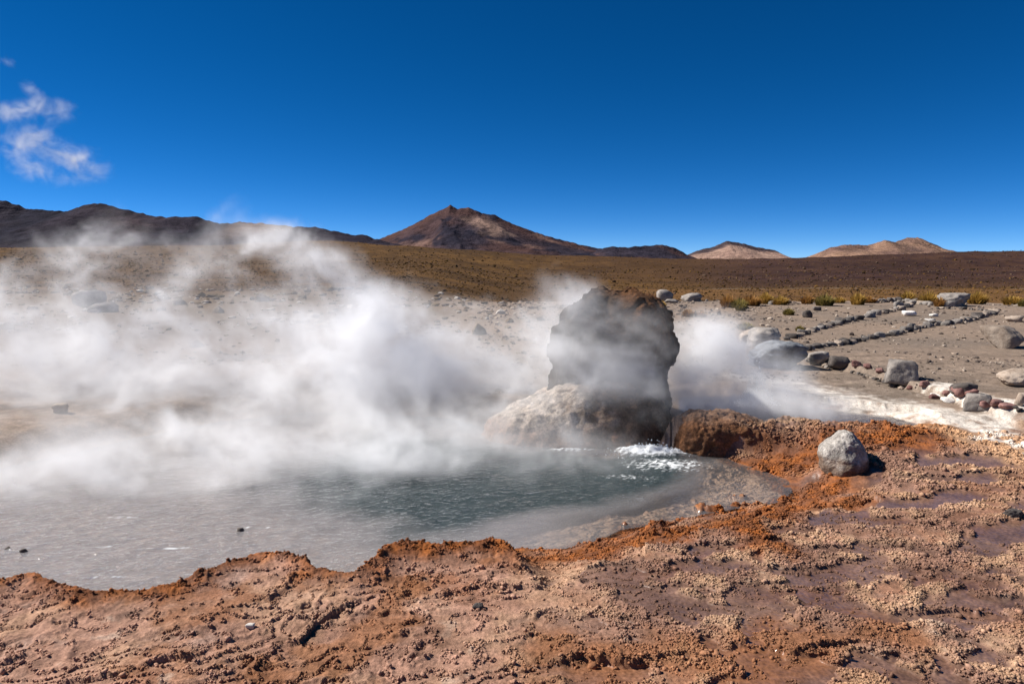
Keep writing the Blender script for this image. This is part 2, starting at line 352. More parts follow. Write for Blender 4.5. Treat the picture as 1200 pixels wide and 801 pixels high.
# ------------------------------------------------------------------ object helpers
COL = SC.collection
def make_mesh(name, v, faces, smooth=True):
    """faces: (n,3) or (n,4) integer array"""
    me = bpy.data.meshes.new(name); v = np.asarray(v, np.float32); faces = np.asarray(faces, np.int32)
    k = faces.shape[1]
    me.vertices.add(len(v)); me.vertices.foreach_set('co', v.ravel())
    me.loops.add(faces.size); me.loops.foreach_set('vertex_index', faces.ravel())
    me.polygons.add(len(faces)); me.polygons.foreach_set('loop_start', np.arange(0, faces.size, k, dtype=np.int32))
    me.polygons.foreach_set('use_smooth', np.full(len(faces), smooth, bool))
    me.update(calc_edges=True)
    return me
def attr_col(me, name, c):
    a = me.attributes.new(name, 'FLOAT_COLOR', 'POINT')
    c4 = np.ones((len(me.vertices), 4), np.float32); c4[:, :3] = c; a.data.foreach_set('color', c4.ravel())
def attr_f(me, name, f):
    a = me.attributes.new(name, 'FLOAT', 'POINT'); a.data.foreach_set('value', np.asarray(f, np.float32))
def link(name, me, mat=None, parent=None, label=None, cat=None, group=None, kind=None, loc=None):
    o = bpy.data.objects.new(name, me); COL.objects.link(o)
    if mat and me: me.materials.append(mat)
    if parent: o.parent = parent
    if loc is not None: o.location = loc
    tag(o, label, cat, group, kind)
    return o
def tag(o, label=None, cat=None, group=None, kind=None):
    for k, v in (('label', label), ('category', cat), ('group', group), ('kind', kind)):
        if v: o[k] = v

# ------------------------------------------------------------------ materials
def nodes(name):
    m = bpy.data.materials.new(name); m.use_nodes = True; t = m.node_tree
    return m, t, t.nodes, t.links, t.nodes['Principled BSDF']
def noise_node(N, scale, detail=6, rough=.6, L=None, vec=None):
    t = N.new('ShaderNodeTexNoise'); t.inputs['Scale'].default_value = scale; t.inputs['Detail'].default_value = detail; t.inputs['Roughness'].default_value = rough
    if vec is not None: L.new(vec, t.inputs['Vector'])
    return t
def pigment_mat(name, rough=.85, wet=False, grain=((60, .35), (9, .3)), bump=((140, .004), (30, .012)), spec=.06):
    """colour from the mesh's own pigment attribute, broken up by grain, with a fine bump"""
    m, T, N, L, B = nodes(name)
    a = N.new('ShaderNodeAttribute'); a.attribute_name = 'pigment'
    g = N.new('ShaderNodeNewGeometry'); pos = g.outputs['Position']
    c = a.outputs['Color']
    for sc, amt in grain:
        nz = noise_node(N, sc, 4, .6, L, pos)
        mr = N.new('ShaderNodeMapRange'); mr.inputs['From Min'].default_value = .3; mr.inputs['From Max'].default_value = .7
        mr.inputs['To Min'].default_value = 1 - amt; mr.inputs['To Max'].default_value = 1 + amt
        L.new(nz.outputs['Fac'], mr.inputs['Value'])
        mx = N.new('ShaderNodeMix'); mx.data_type = 'RGBA'; mx.blend_type = 'MULTIPLY'; mx.inputs['Factor'].default_value = 1
        L.new(c, mx.inputs['A']); L.new(mr.outputs['Result'], mx.inputs['B']); c = mx.outputs['Result']
    L.new(c, B.inputs['Base Color'])
    B.inputs['Specular IOR Level'].default_value = spec
    nrm = None
    wa = None
    if wet:
        wa = N.new('ShaderNodeAttribute'); wa.attribute_name = 'wet'
        mr = N.new('ShaderNodeMapRange'); mr.inputs['To Min'].default_value = rough; mr.inputs['To Max'].default_value = .15
        L.new(wa.outputs['Fac'], mr.inputs['Value']); L.new(mr.outputs['Result'], B.inputs['Roughness'])
        ms = N.new('ShaderNodeMapRange'); ms.inputs['To Min'].default_value = spec; ms.inputs['To Max'].default_value = .55
        L.new(wa.outputs['Fac'], ms.inputs['Value']); L.new(ms.outputs['Result'], B.inputs['Specular IOR Level'])
    else:
        B.inputs['Roughness'].default_value = rough
    for sc, dist in bump:
        nz = noise_node(N, sc, 5, .65, L, pos)
        bp = N.new('ShaderNodeBump'); bp.inputs['Distance'].default_value = dist; bp.inputs['Strength'].default_value = .8
        L.new(nz.outputs['Fac'], bp.inputs['Height'])
        if wa:
            im = N.new('ShaderNodeMath'); im.operation = 'MULTIPLY_ADD'; im.inputs[1].default_value = -.78; im.inputs[2].default_value = .8
            L.new(wa.outputs['Fac'], im.inputs[0]); L.new(im.outputs[0], bp.inputs['Strength'])
        if nrm: L.new(nrm, bp.inputs['Normal'])
        nrm = bp.outputs['Normal']
    L.new(nrm, B.inputs['Normal'])
    return m
def stone_mat(name, c1, c2, scale=5, bump=.02, rough=.9, dust=None):
    m, T, N, L, B = nodes(name)
    tc = N.new('ShaderNodeTexCoord'); oi = N.new('ShaderNodeObjectInfo')
    ad = N.new('ShaderNodeVectorMath'); ad.operation = 'ADD'; L.new(tc.outputs['Object'], ad.inputs[0])
    cb = N.new('ShaderNodeVectorMath'); cb.operation = 'SCALE'; cb.inputs[0].default_value = (37, 11, 23); L.new(oi.outputs['Random'], cb.inputs['Scale']); L.new(cb.outputs[0], ad.inputs[1])
    nz = noise_node(N, scale, 8, .68, L, ad.outputs[0])
    rp = N.new('ShaderNodeValToRGB'); rp.color_ramp.elements[0].color = (*c1, 1); rp.color_ramp.elements[1].color = (*c2, 1)
    rp.color_ramp.elements[0].position = .33; rp.color_ramp.elements[1].position = .68
    L.new(nz.outputs['Fac'], rp.inputs['Fac'])
    mr = N.new('ShaderNodeMapRange'); mr.inputs['To Min'].default_value = .7; mr.inputs['To Max'].default_value = 1.25; L.new(oi.outputs['Random'], mr.inputs['Value'])
    mx = N.new('ShaderNodeMix'); mx.data_type = 'RGBA'; mx.blend_type = 'MULTIPLY'; mx.inputs['Factor'].default_value = 1
    L.new(rp.outputs['Color'], mx.inputs['A']); L.new(mr.outputs['Result'], mx.inputs['B'])
    L.new(mx.outputs['Result'], B.inputs['Base Color']); B.inputs['Roughness'].default_value = rough; B.inputs['Specular IOR Level'].default_value = .25
    n2 = noise_node(N, scale * 5, 6, .7, L, ad.outputs[0])
    bp = N.new('ShaderNodeBump'); bp.inputs['Distance'].default_value = bump; bp.inputs['Strength'].default_value = .8
    L.new(n2.outputs['Fac'], bp.inputs['Height']); L.new(bp.outputs['Normal'], B.inputs['Normal'])
    return m
M_GROUND = pigment_mat('sinter_ground', .88, True)
M_ROCK = pigment_mat('formation_rock', .85, False, grain=((45, .4), (12, .35)), bump=((70, .012), (18, .03)))
M_HILL = pigment_mat('mountain_rock', .95, False, grain=((.012, .3), (.004, .25)), bump=((.02, 25), (.006, 50)), spec=.02)
S_GREY = stone_mat('grey_stone', (.13, .115, .105), (.34, .30, .265))
S_TAN = stone_mat('tan_stone', (.22, .165, .125), (.44, .36, .29))
S_DARK = stone_mat('dark_stone', (.05, .042, .038), (.16, .135, .12))
S_RED = stone_mat('red_stone', (.13, .060, .052), (.27, .15, .13))
S_PALE = stone_mat('pale_stone', (.36, .32, .29), (.60, .55, .50))
S_WHITE = stone_mat('white_stone', (.42, .39, .35), (.68, .64, .6))

# ------------------------------------------------------------------ ground sheet (one sheet to the horizon)
NC = 1280
ta = np.linspace(-.93, .93, NC)
side = np.linspace(math.atan(.93), 2 * math.pi - math.atan(.93), 74)[1:-1]
ang = np.concatenate([np.arctan(ta), side])
rr = [.4, .8, 1.2, 1.5]
rr += [at(600, p)[1] for p in np.linspace(985, 353, 780)]
rr = [q for i, q in enumerate(rr) if i == 0 or q > rr[i - 1]]
rr += list(np.geomspace(rr[-1] * 1.01, 1700, 200)) + [2000, 3000, 6000, 12000, 26000]
rr = np.array(rr); A, Rr = np.meshgrid(ang, rr)
gx = (Rr * np.sin(A)).ravel(); gy = (Rr * np.cos(A)).ravel()
hz, hc, hw = ground(gx, gy)
last = Rr.ravel() > 2500
hz[last] = np.minimum(hz[last], -5)
na, nr = len(ang), len(rr)
I = np.arange(nr - 1)[:, None] * na; J = np.arange(na)[None, :]; J2 = (J + 1) % na
quads = np.stack([I + J, I + J2, I + na + J2, I + na + J], -1).reshape(-1, 4)
# close the small hole under the camera with a ring of quads to the centre
c0 = len(gx)
fan = np.array([[c0, (j + 2) % na, (j + 1) % na, j] for j in range(0, na - 1, 2)])
gv = np.column_stack([np.append(gx, 0), np.append(gy, 0), np.append(hz, hz[:na].mean())])
me = make_mesh('ground', gv, np.concatenate([quads[:, ::-1], fan]))
attr_col(me, 'pigment', np.vstack([hc, hc[:1]])); attr_f(me, 'wet', np.append(hw, 0))
link('ground', me, M_GROUND, label='rust and tan sinter crust and bare stony soil running to the horizon', kind='structure')

# ------------------------------------------------------------------ mountains
def mountain(name, sky, depth, width, seed, cfun, label, amp=.5, base=-40):
    xs = np.array([p[0] for p in sky], float); ys = np.array([p[1] for p in sky], float)
    px = np.linspace(xs[0], xs[-1], 460); cr = np.interp(px, xs, ys)
    cr = cr + (1.7 if name == 'mountain_ridge' else .9) * fbm2(px / 9, px * 0 + seed, 4, seed) * np.minimum(1, np.minimum(px - xs[0], xs[-1] - px) / 20)
    v = np.concatenate([np.linspace(-1, 0, 90), np.linspace(0, .7, 26)[1:]])
    crs = np.convolve(np.pad(np.interp(px, xs, ys), 30, mode='edge'), np.hanning(61) / np.hanning(61).sum(), 'valid')
    U, V = np.meshgrid(px, v)
    D = depth + V * width
    wc = np.exp(-(np.minimum(V, 0) / .10) ** 2); Hc = H + (305 - (np.interp(U, px, cr) * wc + (np.interp(U, px, crs) + 1.2) * (1 - wc))) / FPX * depth
    prof = np.where(V < 0, (1 + V) ** 1.25, 1 - V * 1.2)
    X = (U - 600) / FPX * depth * (1 + .25 * V * width / depth); 
    wx_ = 300 * fbm2(X / 1500, D / 3000, 3, seed + 8); rg = ridge2((X + wx_) / 1000, (D + 3 * wx_) / 2600, 5, seed) - .55
    rg2 = fbm2((X + wx_) / 330, D / 900, 5, seed + 3)
    env = np.clip(-V * 4, 0, 1) * np.clip((1 + V) * 3, 0, 1)
    Z = base + (Hc - base) * prof + env * (Hc - base).clip(60) * amp * (rg * .9 + rg2 * .12)
    Z = np.where(V < -.02, np.minimum(Z, H + (Hc - H) * D / depth - 4 * env), Z)
    n, k = U.shape
    i = np.arange(n - 1)[:, None] * k; j = np.arange(k - 1)[None, :]
    q = np.stack([i + j, i + j + 1, i + k + j + 1, i + k + j], -1).reshape(-1, 4)
    me = make_mesh(name, np.column_stack([X.ravel(), D.ravel(), Z.ravel()]), q)
    attr_col(me, 'pigment', cfun(U, V, X, D, rg, rg2).reshape(-1, 3))
    link(name, me, M_HILL, label=label, kind='structure')
DK, PU, RD, PK = [.019, .018, .028], [.035, .028, .037], [.070, .038, .033], [.22, .145, .115]  # DK and PU carry a bluish tint painted in for distance haze
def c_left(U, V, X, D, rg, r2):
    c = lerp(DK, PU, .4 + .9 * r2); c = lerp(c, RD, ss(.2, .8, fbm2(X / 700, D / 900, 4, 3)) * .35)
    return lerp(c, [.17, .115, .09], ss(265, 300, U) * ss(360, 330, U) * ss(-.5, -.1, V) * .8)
def c_volc(U, V, X, D, rg, r2):
    c = lerp(PU, RD, .5 + 1.1 * fbm2(X / 700, D / 1500, 4, 5)); c = lerp(c, [.19, .115, .09], ss(.25, .8, fbm2(X / 600 + 7, D / 900, 5, 15)) * .7); c = lerp(c, DK, ss(.1, .5, r2 + .5 * fbm2(X / 500, D / 900, 4, 6)) * .9)
    yv = -V
    sc = ss(1, .2, np.hypot((U - 572 - 60 * (yv - .2)) / 30, (yv - .24) / .22) + .6 * fbm2(X / 260, D / 600, 4, 7))
    return lerp(c, PK, sc * .9)
def c_low(U, V, X, D, rg, r2):
    c = lerp(PU, DK, .5 + r2); return lerp(c, RD, ss(0, .5, fbm2(X / 400, D / 400, 4, 8)) * .7)
def c_pale(U, V, X, D, rg, r2):
    c = lerp([.33, .22, .17], [.20, .125, .10], .5 + .8 * fbm2(X / 400, D / 500, 4, 9)); return lerp(c, DK, ss(.24, .10, -V + .1 * r2) * .85)
def c_tan(U, V, X, D, rg, r2):
    c = lerp([.27, .165, .11], [.14, .085, .068], .5 + .9 * fbm2(X / 500, D / 600, 4, 10)); return lerp(c, DK, ss(.1, .6, r2) * .4)
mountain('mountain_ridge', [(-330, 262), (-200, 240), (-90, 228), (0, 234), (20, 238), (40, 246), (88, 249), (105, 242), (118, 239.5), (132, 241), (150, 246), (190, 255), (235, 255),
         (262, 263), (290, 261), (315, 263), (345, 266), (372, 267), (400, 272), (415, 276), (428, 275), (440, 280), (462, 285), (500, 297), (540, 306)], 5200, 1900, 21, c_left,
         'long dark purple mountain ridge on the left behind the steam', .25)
mountain('volcano', [(395, 300), (440, 283), (470, 271), (490, 262), (505, 253), (522, 246), (529, 241), (537, 247), (542, 245), (550, 244.5), (556, 247), (565, 251), (580, 253), (600, 263), (620, 270),
         (640, 277), (680, 287), (700, 291), (740, 297), (790, 303), (840, 310)], 8200, 3000, 33, c_volc, 'reddish brown volcano with a pointed summit and pale scree on its right flank', .22)
mountain('hill', [(680, 306), (700, 293), (715, 289), (735, 290), (755, 288), (775, 287), (790, 291), (805, 299), (830, 308)], 6800, 900, 41, c_low, 'low dark hill at the right foot of the volcano', .25)
mountain('hill', [(780, 308), (800, 300), (815, 294), (835, 289), (848, 283), (858, 284), (870, 286), (885, 290), (905, 293), (920, 301), (945, 309)], 9000, 1300, 52, c_pale, 'pale banded hill with a dark cap on the horizon', .2)
mountain('mountain', [(930, 309), (955, 297), (970, 290), (985, 287), (1002, 287), (1012, 288), (1025, 284), (1032, 281.5), (1045, 284), (1058, 279), (1070, 278.5), (1085, 284), (1100, 291), (1130, 298), (1180, 306)], 9400, 1500, 63, c_tan,
         'tan and brown twin mountain on the right horizon', .25)

# ------------------------------------------------------------------ water
def water_mat(name, deepc, shallowc):
    m, T, N, L, B = nodes(name)
    N.remove(B); out = N['Material Output']
    g = N.new('ShaderNodeNewGeometry')
    da = N.new('ShaderNodeAttribute'); da.attribute_name = 'deep'; fa = N.new('ShaderNodeAttribute'); fa.attribute_name = 'foam_glint'
    mp = N.new('ShaderNodeMapping'); mp.inputs['Scale'].default_value = (1, 1.7, 1); mp.inputs['Rotation'].default_value = (0, 0, .25); L.new(g.outputs['Position'], mp.inputs['Vector'])
    nrm = None; ra = N.new('ShaderNodeAttribute'); ra.attribute_name = 'ripple'
    for sc, ds in ((7, .05), (24, .016)):
        nz = noise_node(N, sc, 3, .55, L, mp.outputs['Vector']); nz.inputs['Distortion'].default_value = .6
        bp = N.new('ShaderNodeBump'); bp.inputs['Distance'].default_value = ds; L.new(ra.outputs['Fac'], bp.inputs['Strength']); L.new(nz.outputs['Fac'], bp.inputs['Height'])
        if nrm: L.new(nrm, bp.inputs['Normal'])
        nrm = bp.outputs['Normal']
    tr = N.new('ShaderNodeBsdfTransparent'); tr.inputs['Color'].default_value = (.93, .95, .93, 1)
    df = N.new('ShaderNodeBsdfDiffuse'); dc = N.new('ShaderNodeMix'); dc.data_type = 'RGBA'; dc.inputs['A'].default_value = (*shallowc, 1); dc.inputs['B'].default_value = (*deepc, 1); L.new(da.outputs['Fac'], dc.inputs['Factor']); L.new(dc.outputs['Result'], df.inputs['Color'])
    al = N.new('ShaderNodeMapRange'); ml = N.new('ShaderNodeAttribute'); ml.attribute_name = 'milk_sheen'; L.new(ml.outputs['Fac'], al.inputs['To Min']); al.inputs['To Max'].default_value = .97; L.new(da.outputs['Fac'], al.inputs['Value'])  # milky film; its pale colour also stands in for reflected sky and steam
    mx = N.new('ShaderNodeMixShader'); L.new(al.outputs['Result'], mx.inputs[0]); L.new(tr.outputs[0], mx.inputs[1]); L.new(df.outputs[0], mx.inputs[2])
    gl = N.new('ShaderNodeBsdfGlossy'); gl.inputs['Roughness'].default_value = .06; L.new(nrm, gl.inputs['Normal'])
    fr = N.new('ShaderNodeFresnel'); fr.inputs['IOR'].default_value = 1.33; L.new(nrm, fr.inputs['Normal'])
    m2 = N.new('ShaderNodeMixShader'); L.new(fr.outputs[0], m2.inputs[0]); L.new(mx.outputs[0], m2.inputs[1]); L.new(gl.outputs[0], m2.inputs[2])
    fm = N.new('ShaderNodeBsdfDiffuse'); fm.inputs['Color'].default_value = (.8, .82, .83, 1)
    m3 = N.new('ShaderNodeMixShader'); L.new(fa.outputs['Fac'], m3.inputs[0]); L.new(m2.outputs[0], m3.inputs[1]); L.new(fm.outputs[0], m3.inputs[2])
    L.new(m3.outputs[0], out.inputs['Surface'])
    return m
def water_sheet(name, poly, level, grow, step, mat, label, foam_glint_spots):
    P = np.array(poly); x0, y0 = P.min(0) - grow; x1, y1 = P.max(0) + grow
    nx = int((x1 - x0) / step) + 1; ny = int((y1 - y0) / (step)) + 1
    X, Y = np.meshgrid(np.linspace(x0, x1, nx), np.linspace(y0, y1, ny))
    s = poly_sdf(poly, X, Y); rw = ss(-1.8, .2, X); dp = ss(.35 - .29 * rw, -.75 + .38 * rw, poly_sdf(DEEP, X, Y) + (.25 - .14 * rw) * fbm2(X * 2, Y * 2, 3, 130))
    if level != W0: dp = ss(.1, -.4, s)
    cx, sx = math.cos(.3), math.sin(.3); Xr = X * cx + Y * sx; Yr = -X * sx + Y * cx
    wv = .010 * fbm2(Xr * 2.6, Yr * 4.6, 3, 131) + .004 * (1 - np.abs(perlin2(Xr * 7, Yr * 13, 132)) * 2)
    foam_glint = np.zeros_like(X); up = np.zeros_like(X)
    for (fx, fy, rx, ry, a, hgt) in foam_glint_spots:
        q = np.hypot((X - fx) / rx, (Y - fy) / ry)
        nz = fbm2(X * 22, Y * 40, 5, 140, 2.03, .65) ; fo = ss(.05, .55, (1.15 - q) * a + .55 * nz * ss(1.9, .5, q) - .12)
        foam_glint = np.maximum(foam_glint, fo * ss(1.5, 1.1, q)); up += hgt * np.exp(-q * q * 1.5) * (1 + .9 * fbm2(X * 9, Y * 12, 3, 141))
    Z = level + wv * (.2 + .8 * np.maximum(dp, .85 * ss(.3, -.7, X))) + up
    keep = s < grow
    i = np.arange(ny - 1)[:, None] * nx; j = np.arange(nx - 1)[None, :]
    q = np.stack([i + j, i + j + 1, i + nx + j + 1, i + nx + j], -1).reshape(-1, 4)
    q = q[keep.ravel()[q].all(1)]
    used, inv = np.unique(q, return_inverse=True)
    me = make_mesh(name, np.column_stack([X.ravel(), Y.ravel(), Z.ravel()])[used], inv.reshape(-1, 4))
    attr_f(me, 'deep', dp.ravel()[used]); attr_f(me, 'foam_glint', foam_glint.ravel()[used]); attr_f(me, 'milk_sheen', (.50 - .34 * ss(-.2, 1.0, X)).ravel()[used] if level == W0 else np.full(len(used), .35)); attr_f(me, 'ripple', np.maximum(.12, np.maximum(dp, ss(.3, -.7, X))).ravel()[used])
    link(name, me, mat, label=label, kind='structure')
def spot(px, py, z, rx, ry, a, h): return (*at(px, py, z), rx, ry, a, h)
FOAM_GLINTS = [spot(765, 531, W0, .38, .16, 1.15, .055), spot(740, 529, W0, .22, .08, .7, .03), spot(782, 545, W0, .44, .24, .42, .02), spot(735, 560, W0, .3, .1, .2, .012), spot(668, 527, W0, .28, .07, .55, .015),
      spot(200, 642, W0, .22, .02, .28, .006), spot(130, 676, W0, .22, .015, .24, .006), spot(140, 606, W0, .14, .05, .22, .008), spot(300, 618, W0, .2, .02, .2, .006), spot(120, 640, W0, .12, .02, .2, .006)]  # this row: thin white streaks painted as sun glints on the left shallows
water_sheet('water', POOL, W0, .10, .016, water_mat('hot_pool_water', (.036, .050, .053), (.37, .345, .345)), 'steaming dark teal pool water with beige shallows on the left', FOAM_GLINTS)
water_sheet('water', POOL2, W1, .06, .02, water_mat('runoff_water', (.075, .065, .075), (.15, .12, .12)), 'small grey boiling pool behind the orange ridge', [spot(884, 474, W1, .25, .10, .9, .05), spot(920, 482, W1, .3, .08, .2, .015)])

# ------------------------------------------------------------------ rocks
def icosphere(sub):
    import bmesh
    bm = bmesh.new(); bmesh.ops.create_icosphere(bm, subdivisions=sub, radius=1)
    v = np.array([q.co[:] for q in bm.verts]); f = np.array([[q.index for q in p.verts] for p in bm.faces]); bm.free()
    return v, f
ICO = {k: icosphere(k) for k in (1, 2, 3, 4, 5)}
def rock_verts(sub, seed, flat=9, sharp=18, rough=.12, fscale=2.9, round_=0.0, boxy=None):
    """a boulder: unit sphere cut by soft random planes, roughened; spans about -1..1"""
    v, f = ICO[sub]; r_ = np.random.RandomState(seed)
    nrm = r_.normal(size=(flat, 3)); nrm /= np.linalg.norm(nrm, axis=1)[:, None]; dist = r_.uniform(.62, 1.0, flat)
    nrm = np.vstack([nrm, np.eye(3), -np.eye(3)]); dist = np.concatenate([dist, r_.uniform(.8, 1, 6)])
    if boxy is not None:                                   # a block with square-ish faces, turned by this angle
        c, s_ = math.cos(boxy), math.sin(boxy)
        nrm = np.array([[c, s_, .1], [-c, -s_, .15], [-s_, c, .2], [s_, -c, .12], [.1, .1, 1], [0, 0, -1], [.5 * c, .5 * s_, .8], [-.6, -.3, .7]]); nrm /= np.linalg.norm(nrm, axis=1)[:, None]
        dist = np.array([.8, .8, .75, .7, .6, .7, .82, .85])
    dots = np.maximum(v @ nrm.T, 0) / dist
    rad = (dots ** sharp).sum(1) ** (-1 / sharp)
    rad = rad * (1 - round_) + round_ * .9
    o = r_.uniform(-50, 50, 3)
    rad = rad * (1 - .5 * rough * np.abs(perlin3(v[:, 0] * 3.1 + o[1], v[:, 1] * 3.1 + o[2], v[:, 2] * 3.1 + o[0], 7)) * 2)
    rad = rad * (1 + rough * fbm3(v[:, 0] * fscale + o[0], v[:, 1] * fscale + o[1], v[:, 2] * fscale + o[2], 5, seed % 997, .55))
    p = v * rad[:, None]
    lo, hi = p.min(0), p.max(0)
    return (p - (lo + hi) / 2) / ((hi - lo) / 2), f
def boulder(name, px, py, wpx, hpx, mat, label, cat='rock', seed=0, group=None, depthf=.8, rz=0, sub=4, sink=.12, parent=None, **kw):
    """stands on the ground where the photograph shows its foot"""
    x, y, z = on_ground(px, py)
    d = y; w = wpx / FPX * d / 2; h = hpx / FPX * d
    v, f = rock_verts(sub, seed, **kw)
    c, s_ = math.cos(rz), math.sin(rz)
    hh = h * (1 + sink) / 2
    v = np.column_stack([v[:, 0] * w, v[:, 1] * w * depthf, v[:, 2] * hh + hh - h * sink])
    me = make_mesh(name, v, f)
    o = link(name, me, mat, None, label, cat, group, loc=(x, y + w * depthf * .55, z - .004))
    return o

# loft: horizontal rings from left/right/front/back extents
def loft(rings, nseg=150, nz=110, sexp=2.4):
    R = np.array(rings, float); z = np.linspace(R[0, 0], R[-1, 0], nz)
    zz = np.linspace(0, 1, nz); z = R[0, 0] + (R[-1, 0] - R[0, 0]) * (1 - (1 - zz) ** 1.6)
    xl, xr, yf, yb = (np.interp(z, R[:, 0], R[:, k]) for k in (1, 2, 3, 4))
    for _ in range(3):
        for a in (xl, xr, yf, yb): a[1:-1] = (a[:-2] + 2 * a[1:-1] + a[2:]) / 4
    th = np.linspace(0, 2 * math.pi, nseg, endpoint=False)
    c, s = np.cos(th), np.sin(th)
    cs = np.sign(c) * np.abs(c) ** (2 / sexp); sn = np.sign(s) * np.abs(s) ** (2 / sexp)
    X = (xl + xr)[:, None] / 2 + (xr - xl)[:, None] / 2 * cs; Y = (yf + yb)[:, None] / 2 + (yb - yf)[:, None] / 2 * sn
    Z = np.repeat(z[:, None], nseg, 1)
    v = np.column_stack([X.ravel(), Y.ravel(), Z.ravel()])
    i = np.arange(nz - 1)[:, None] * nseg; j = np.arange(nseg)[None, :]; j2 = (j + 1) % nseg
    q = np.stack([i + j, i + j2, i + nseg + j2, i + nseg + j], -1).reshape(-1, 4)
    top = len(v); v = np.vstack([v, [[X[-1].mean(), Y[-1].mean(), z[-1] + .004]]])
    b = (nz - 1) * nseg
    cap = np.array([[b + k, b + (k + 1) % nseg, b + (k + 2) % nseg, top] for k in range(0, nseg, 2)])
    return v, np.concatenate([q, cap])
def displaced(name, v, f, disp, cfun, mat, parent=None, **tags):
    me = make_mesh(name, v, f)
    nn = np.empty(len(v) * 3, np.float32); me.vertices.foreach_get('normal', nn); nn = nn.reshape(-1, 3)
    v2 = v + nn * disp(v)[:, None]
    me.vertices.foreach_set('co', v2.astype(np.float32).ravel()); me.update()
    attr_col(me, 'pigment', cfun(v2, nn))
    return link(name, me, mat, parent, **tags)
def rockdisp(seed, a1=.09, a2=.03, crag=.08):
    def fn(v):
        x, y, z = v.T
        return a1 * fbm3(x * 2.6, y * 2.6, z * 2.0, 3, seed) + a2 * fbm3(x * 11, y * 11, z * 9, 4, seed + 1) + crag * (.4 - np.abs(perlin3(x * 4.2 + 3, y * 4.2, z * 3, seed + 2)) - .5 * np.abs(perlin3(x * 9, y * 9, z * 7, seed + 3)))
    return fn
geyser = bpy.data.objects.new('rock_formation', None); COL.objects.link(geyser)
tag(geyser, 'large dark craggy rock on a cream and rust mineral mound rising from the pool', 'rock formation')
def Xp(px, d): return (px - 600) / FPX * d
def Zp(py, d): return ray(600, py, d)[2]
D0 = 7.75
sp_rings = []
for py, l, r_, hw in [(490, 648, 774, .34), (460, 646, 776, .36), (430, 645, 779, .40), (405, 648, 783, .44), (385, 655, 784, .44), (365, 664, 778, .42), (355, 675, 768, .40), (348, 684, 760, .36), (343, 693, 750, .28), (341, 701, 743, .2)]:
    sp_rings.append((Zp(py, D0), Xp(l + 3, D0), Xp(r_ - 3, D0), D0 - hw, D0 + hw * .9))
v, f = loft(sp_rings, 190, 150, 3.4)
def c_spire(v, nn):
    x, y, z = v.T; n = fbm3(x * 3, y * 3, z * 3, 4, 200); n2 = fbm3(x * 12, y * 12, z * 12, 3, 201)
    c = lerp([.022, .017, .014], [.066, .048, .037], .5 + .8 * n)
    c = lerp(c, [.095, .045, .021], ss(Xp(690, D0), Xp(735, D0), x + .1 * n) * ss(.75, 1.05, z + .2 * n))
    return lerp(c, [.17, .13, .10], ss(.7, 1.1, n2) * .35)
def spiredisp(v):
    x, y, z = v.T
    w = .08 * fbm3(x * 3, y * 3, z * 3, 3, 301)
    blk = lambda q, n: (np.floor(q * n) + ss(.0, .35, q * n - np.floor(q * n))) / n            # broken steps
    a = blk(perlin3(x * 2.1 + w, y * 2.1, z * 1.5 + w, 302), 4) * .19 * (1 - .6 * ss(1.2, 1.4, z)) + blk(perlin3(x * 4.3 + w, y * 4.3 + 5, z * 3.2, 303), 4) * .09
    cr = -.035 * ss(.07, .0, np.abs(perlin3(x * 2.4 + w * 2, y * 2.4, z * 1.1, 304))) - .02 * ss(.08, 0, np.abs(perlin3(x * 4 + w, y * 4, z * 4 + w * 3, 305)))
    return a + cr + .010 * fbm3(x * 14, y * 14, z * 14, 4, 306)
displaced('dark_rock', v, f, spiredisp, c_spire, M_ROCK, geyser, label='dark craggy rock standing on the mound')
D1 = 7.25
mr = []
for py, l, r_, f_, b_ in [(560, 545, 805, .62, .75), (530, 560, 797, .52, .75), (510, 566, 795, .46, .72), (495, 572, 792, .40, .70), (480, 596, 786, .33, .66), (468, 625, 778, .24, .6), (459, 655, 766, .14, .55), (453, 682, 748, .05, .45), (449, 700, 735, -.05, .3)]:
    mr.append((Zp(py, D1), Xp(l, D1), Xp(r_, D1), D1 - f_, D1 + b_))
v, f = loft(mr, 240, 130, 2.2)
def c_mound(v, nn):
    x, y, z = v.T; n = fbm3(x * 3, y * 3, z * 3, 4, 210); n2 = fbm3(x * 10, y * 10, z * 10, 4, 211)
    c = lerp([.42, .36, .31], [.27, .22, .18], .4 + .9 * n2)
    c = lerp(c, lerp([.19, .115, .07], [.085, .052, .033], .5 + .9 * fbm3(x * 6, y * 6, z * 6, 4, 212)), ss(.50, 1.05, x + .28 * n + .16 * n2))
    c = lerp(c, [.17, .085, .048], ss(.06, -.12, z + .06 * n + .03 * n2) * .85)
    return c
def mounddisp(v):
    x, y, z = v.T
    fl = np.abs(perlin3(x * 5, y * 5, z * 1.3, 221))
    return .05 * fbm3(x * 2.2, y * 2.2, z * 2.2, 3, 220) + .035 * (.3 - fl) + .018 * fbm3(x * 14, y * 14, z * 10, 4, 222) + ss(.7, 1.2, x) * .03 * (.3 - np.abs(perlin3(x * 9, y * 9, z * 9, 223)))
displaced('sinter_mound', v, f, mounddisp, c_mound, M_ROCK, geyser)
D2 = 7.9
sr = []
for py, l, r_, hw in [(510, 590, 700, .42), (490, 600, 697, .40), (475, 612, 692, .36), (464, 626, 686, .30), (457, 636, 680, .22), (453, 646, 674, .14), (451, 654, 666, .05)]:
    sr.append((Zp(py, D2), Xp(l, D2), Xp(r_, D2), D2 - hw, D2 + hw))
v, f = loft(sr, 120, 90, 2.2)
displaced('sinter_shoulder', v, f, mounddisp, lambda v, nn: lerp([.42, .34, .28], [.27, .21, .17], .5 + .9 * fbm3(v[:, 0] * 8, v[:, 1] * 8, v[:, 2] * 8, 4, 230)), M_ROCK, geyser)
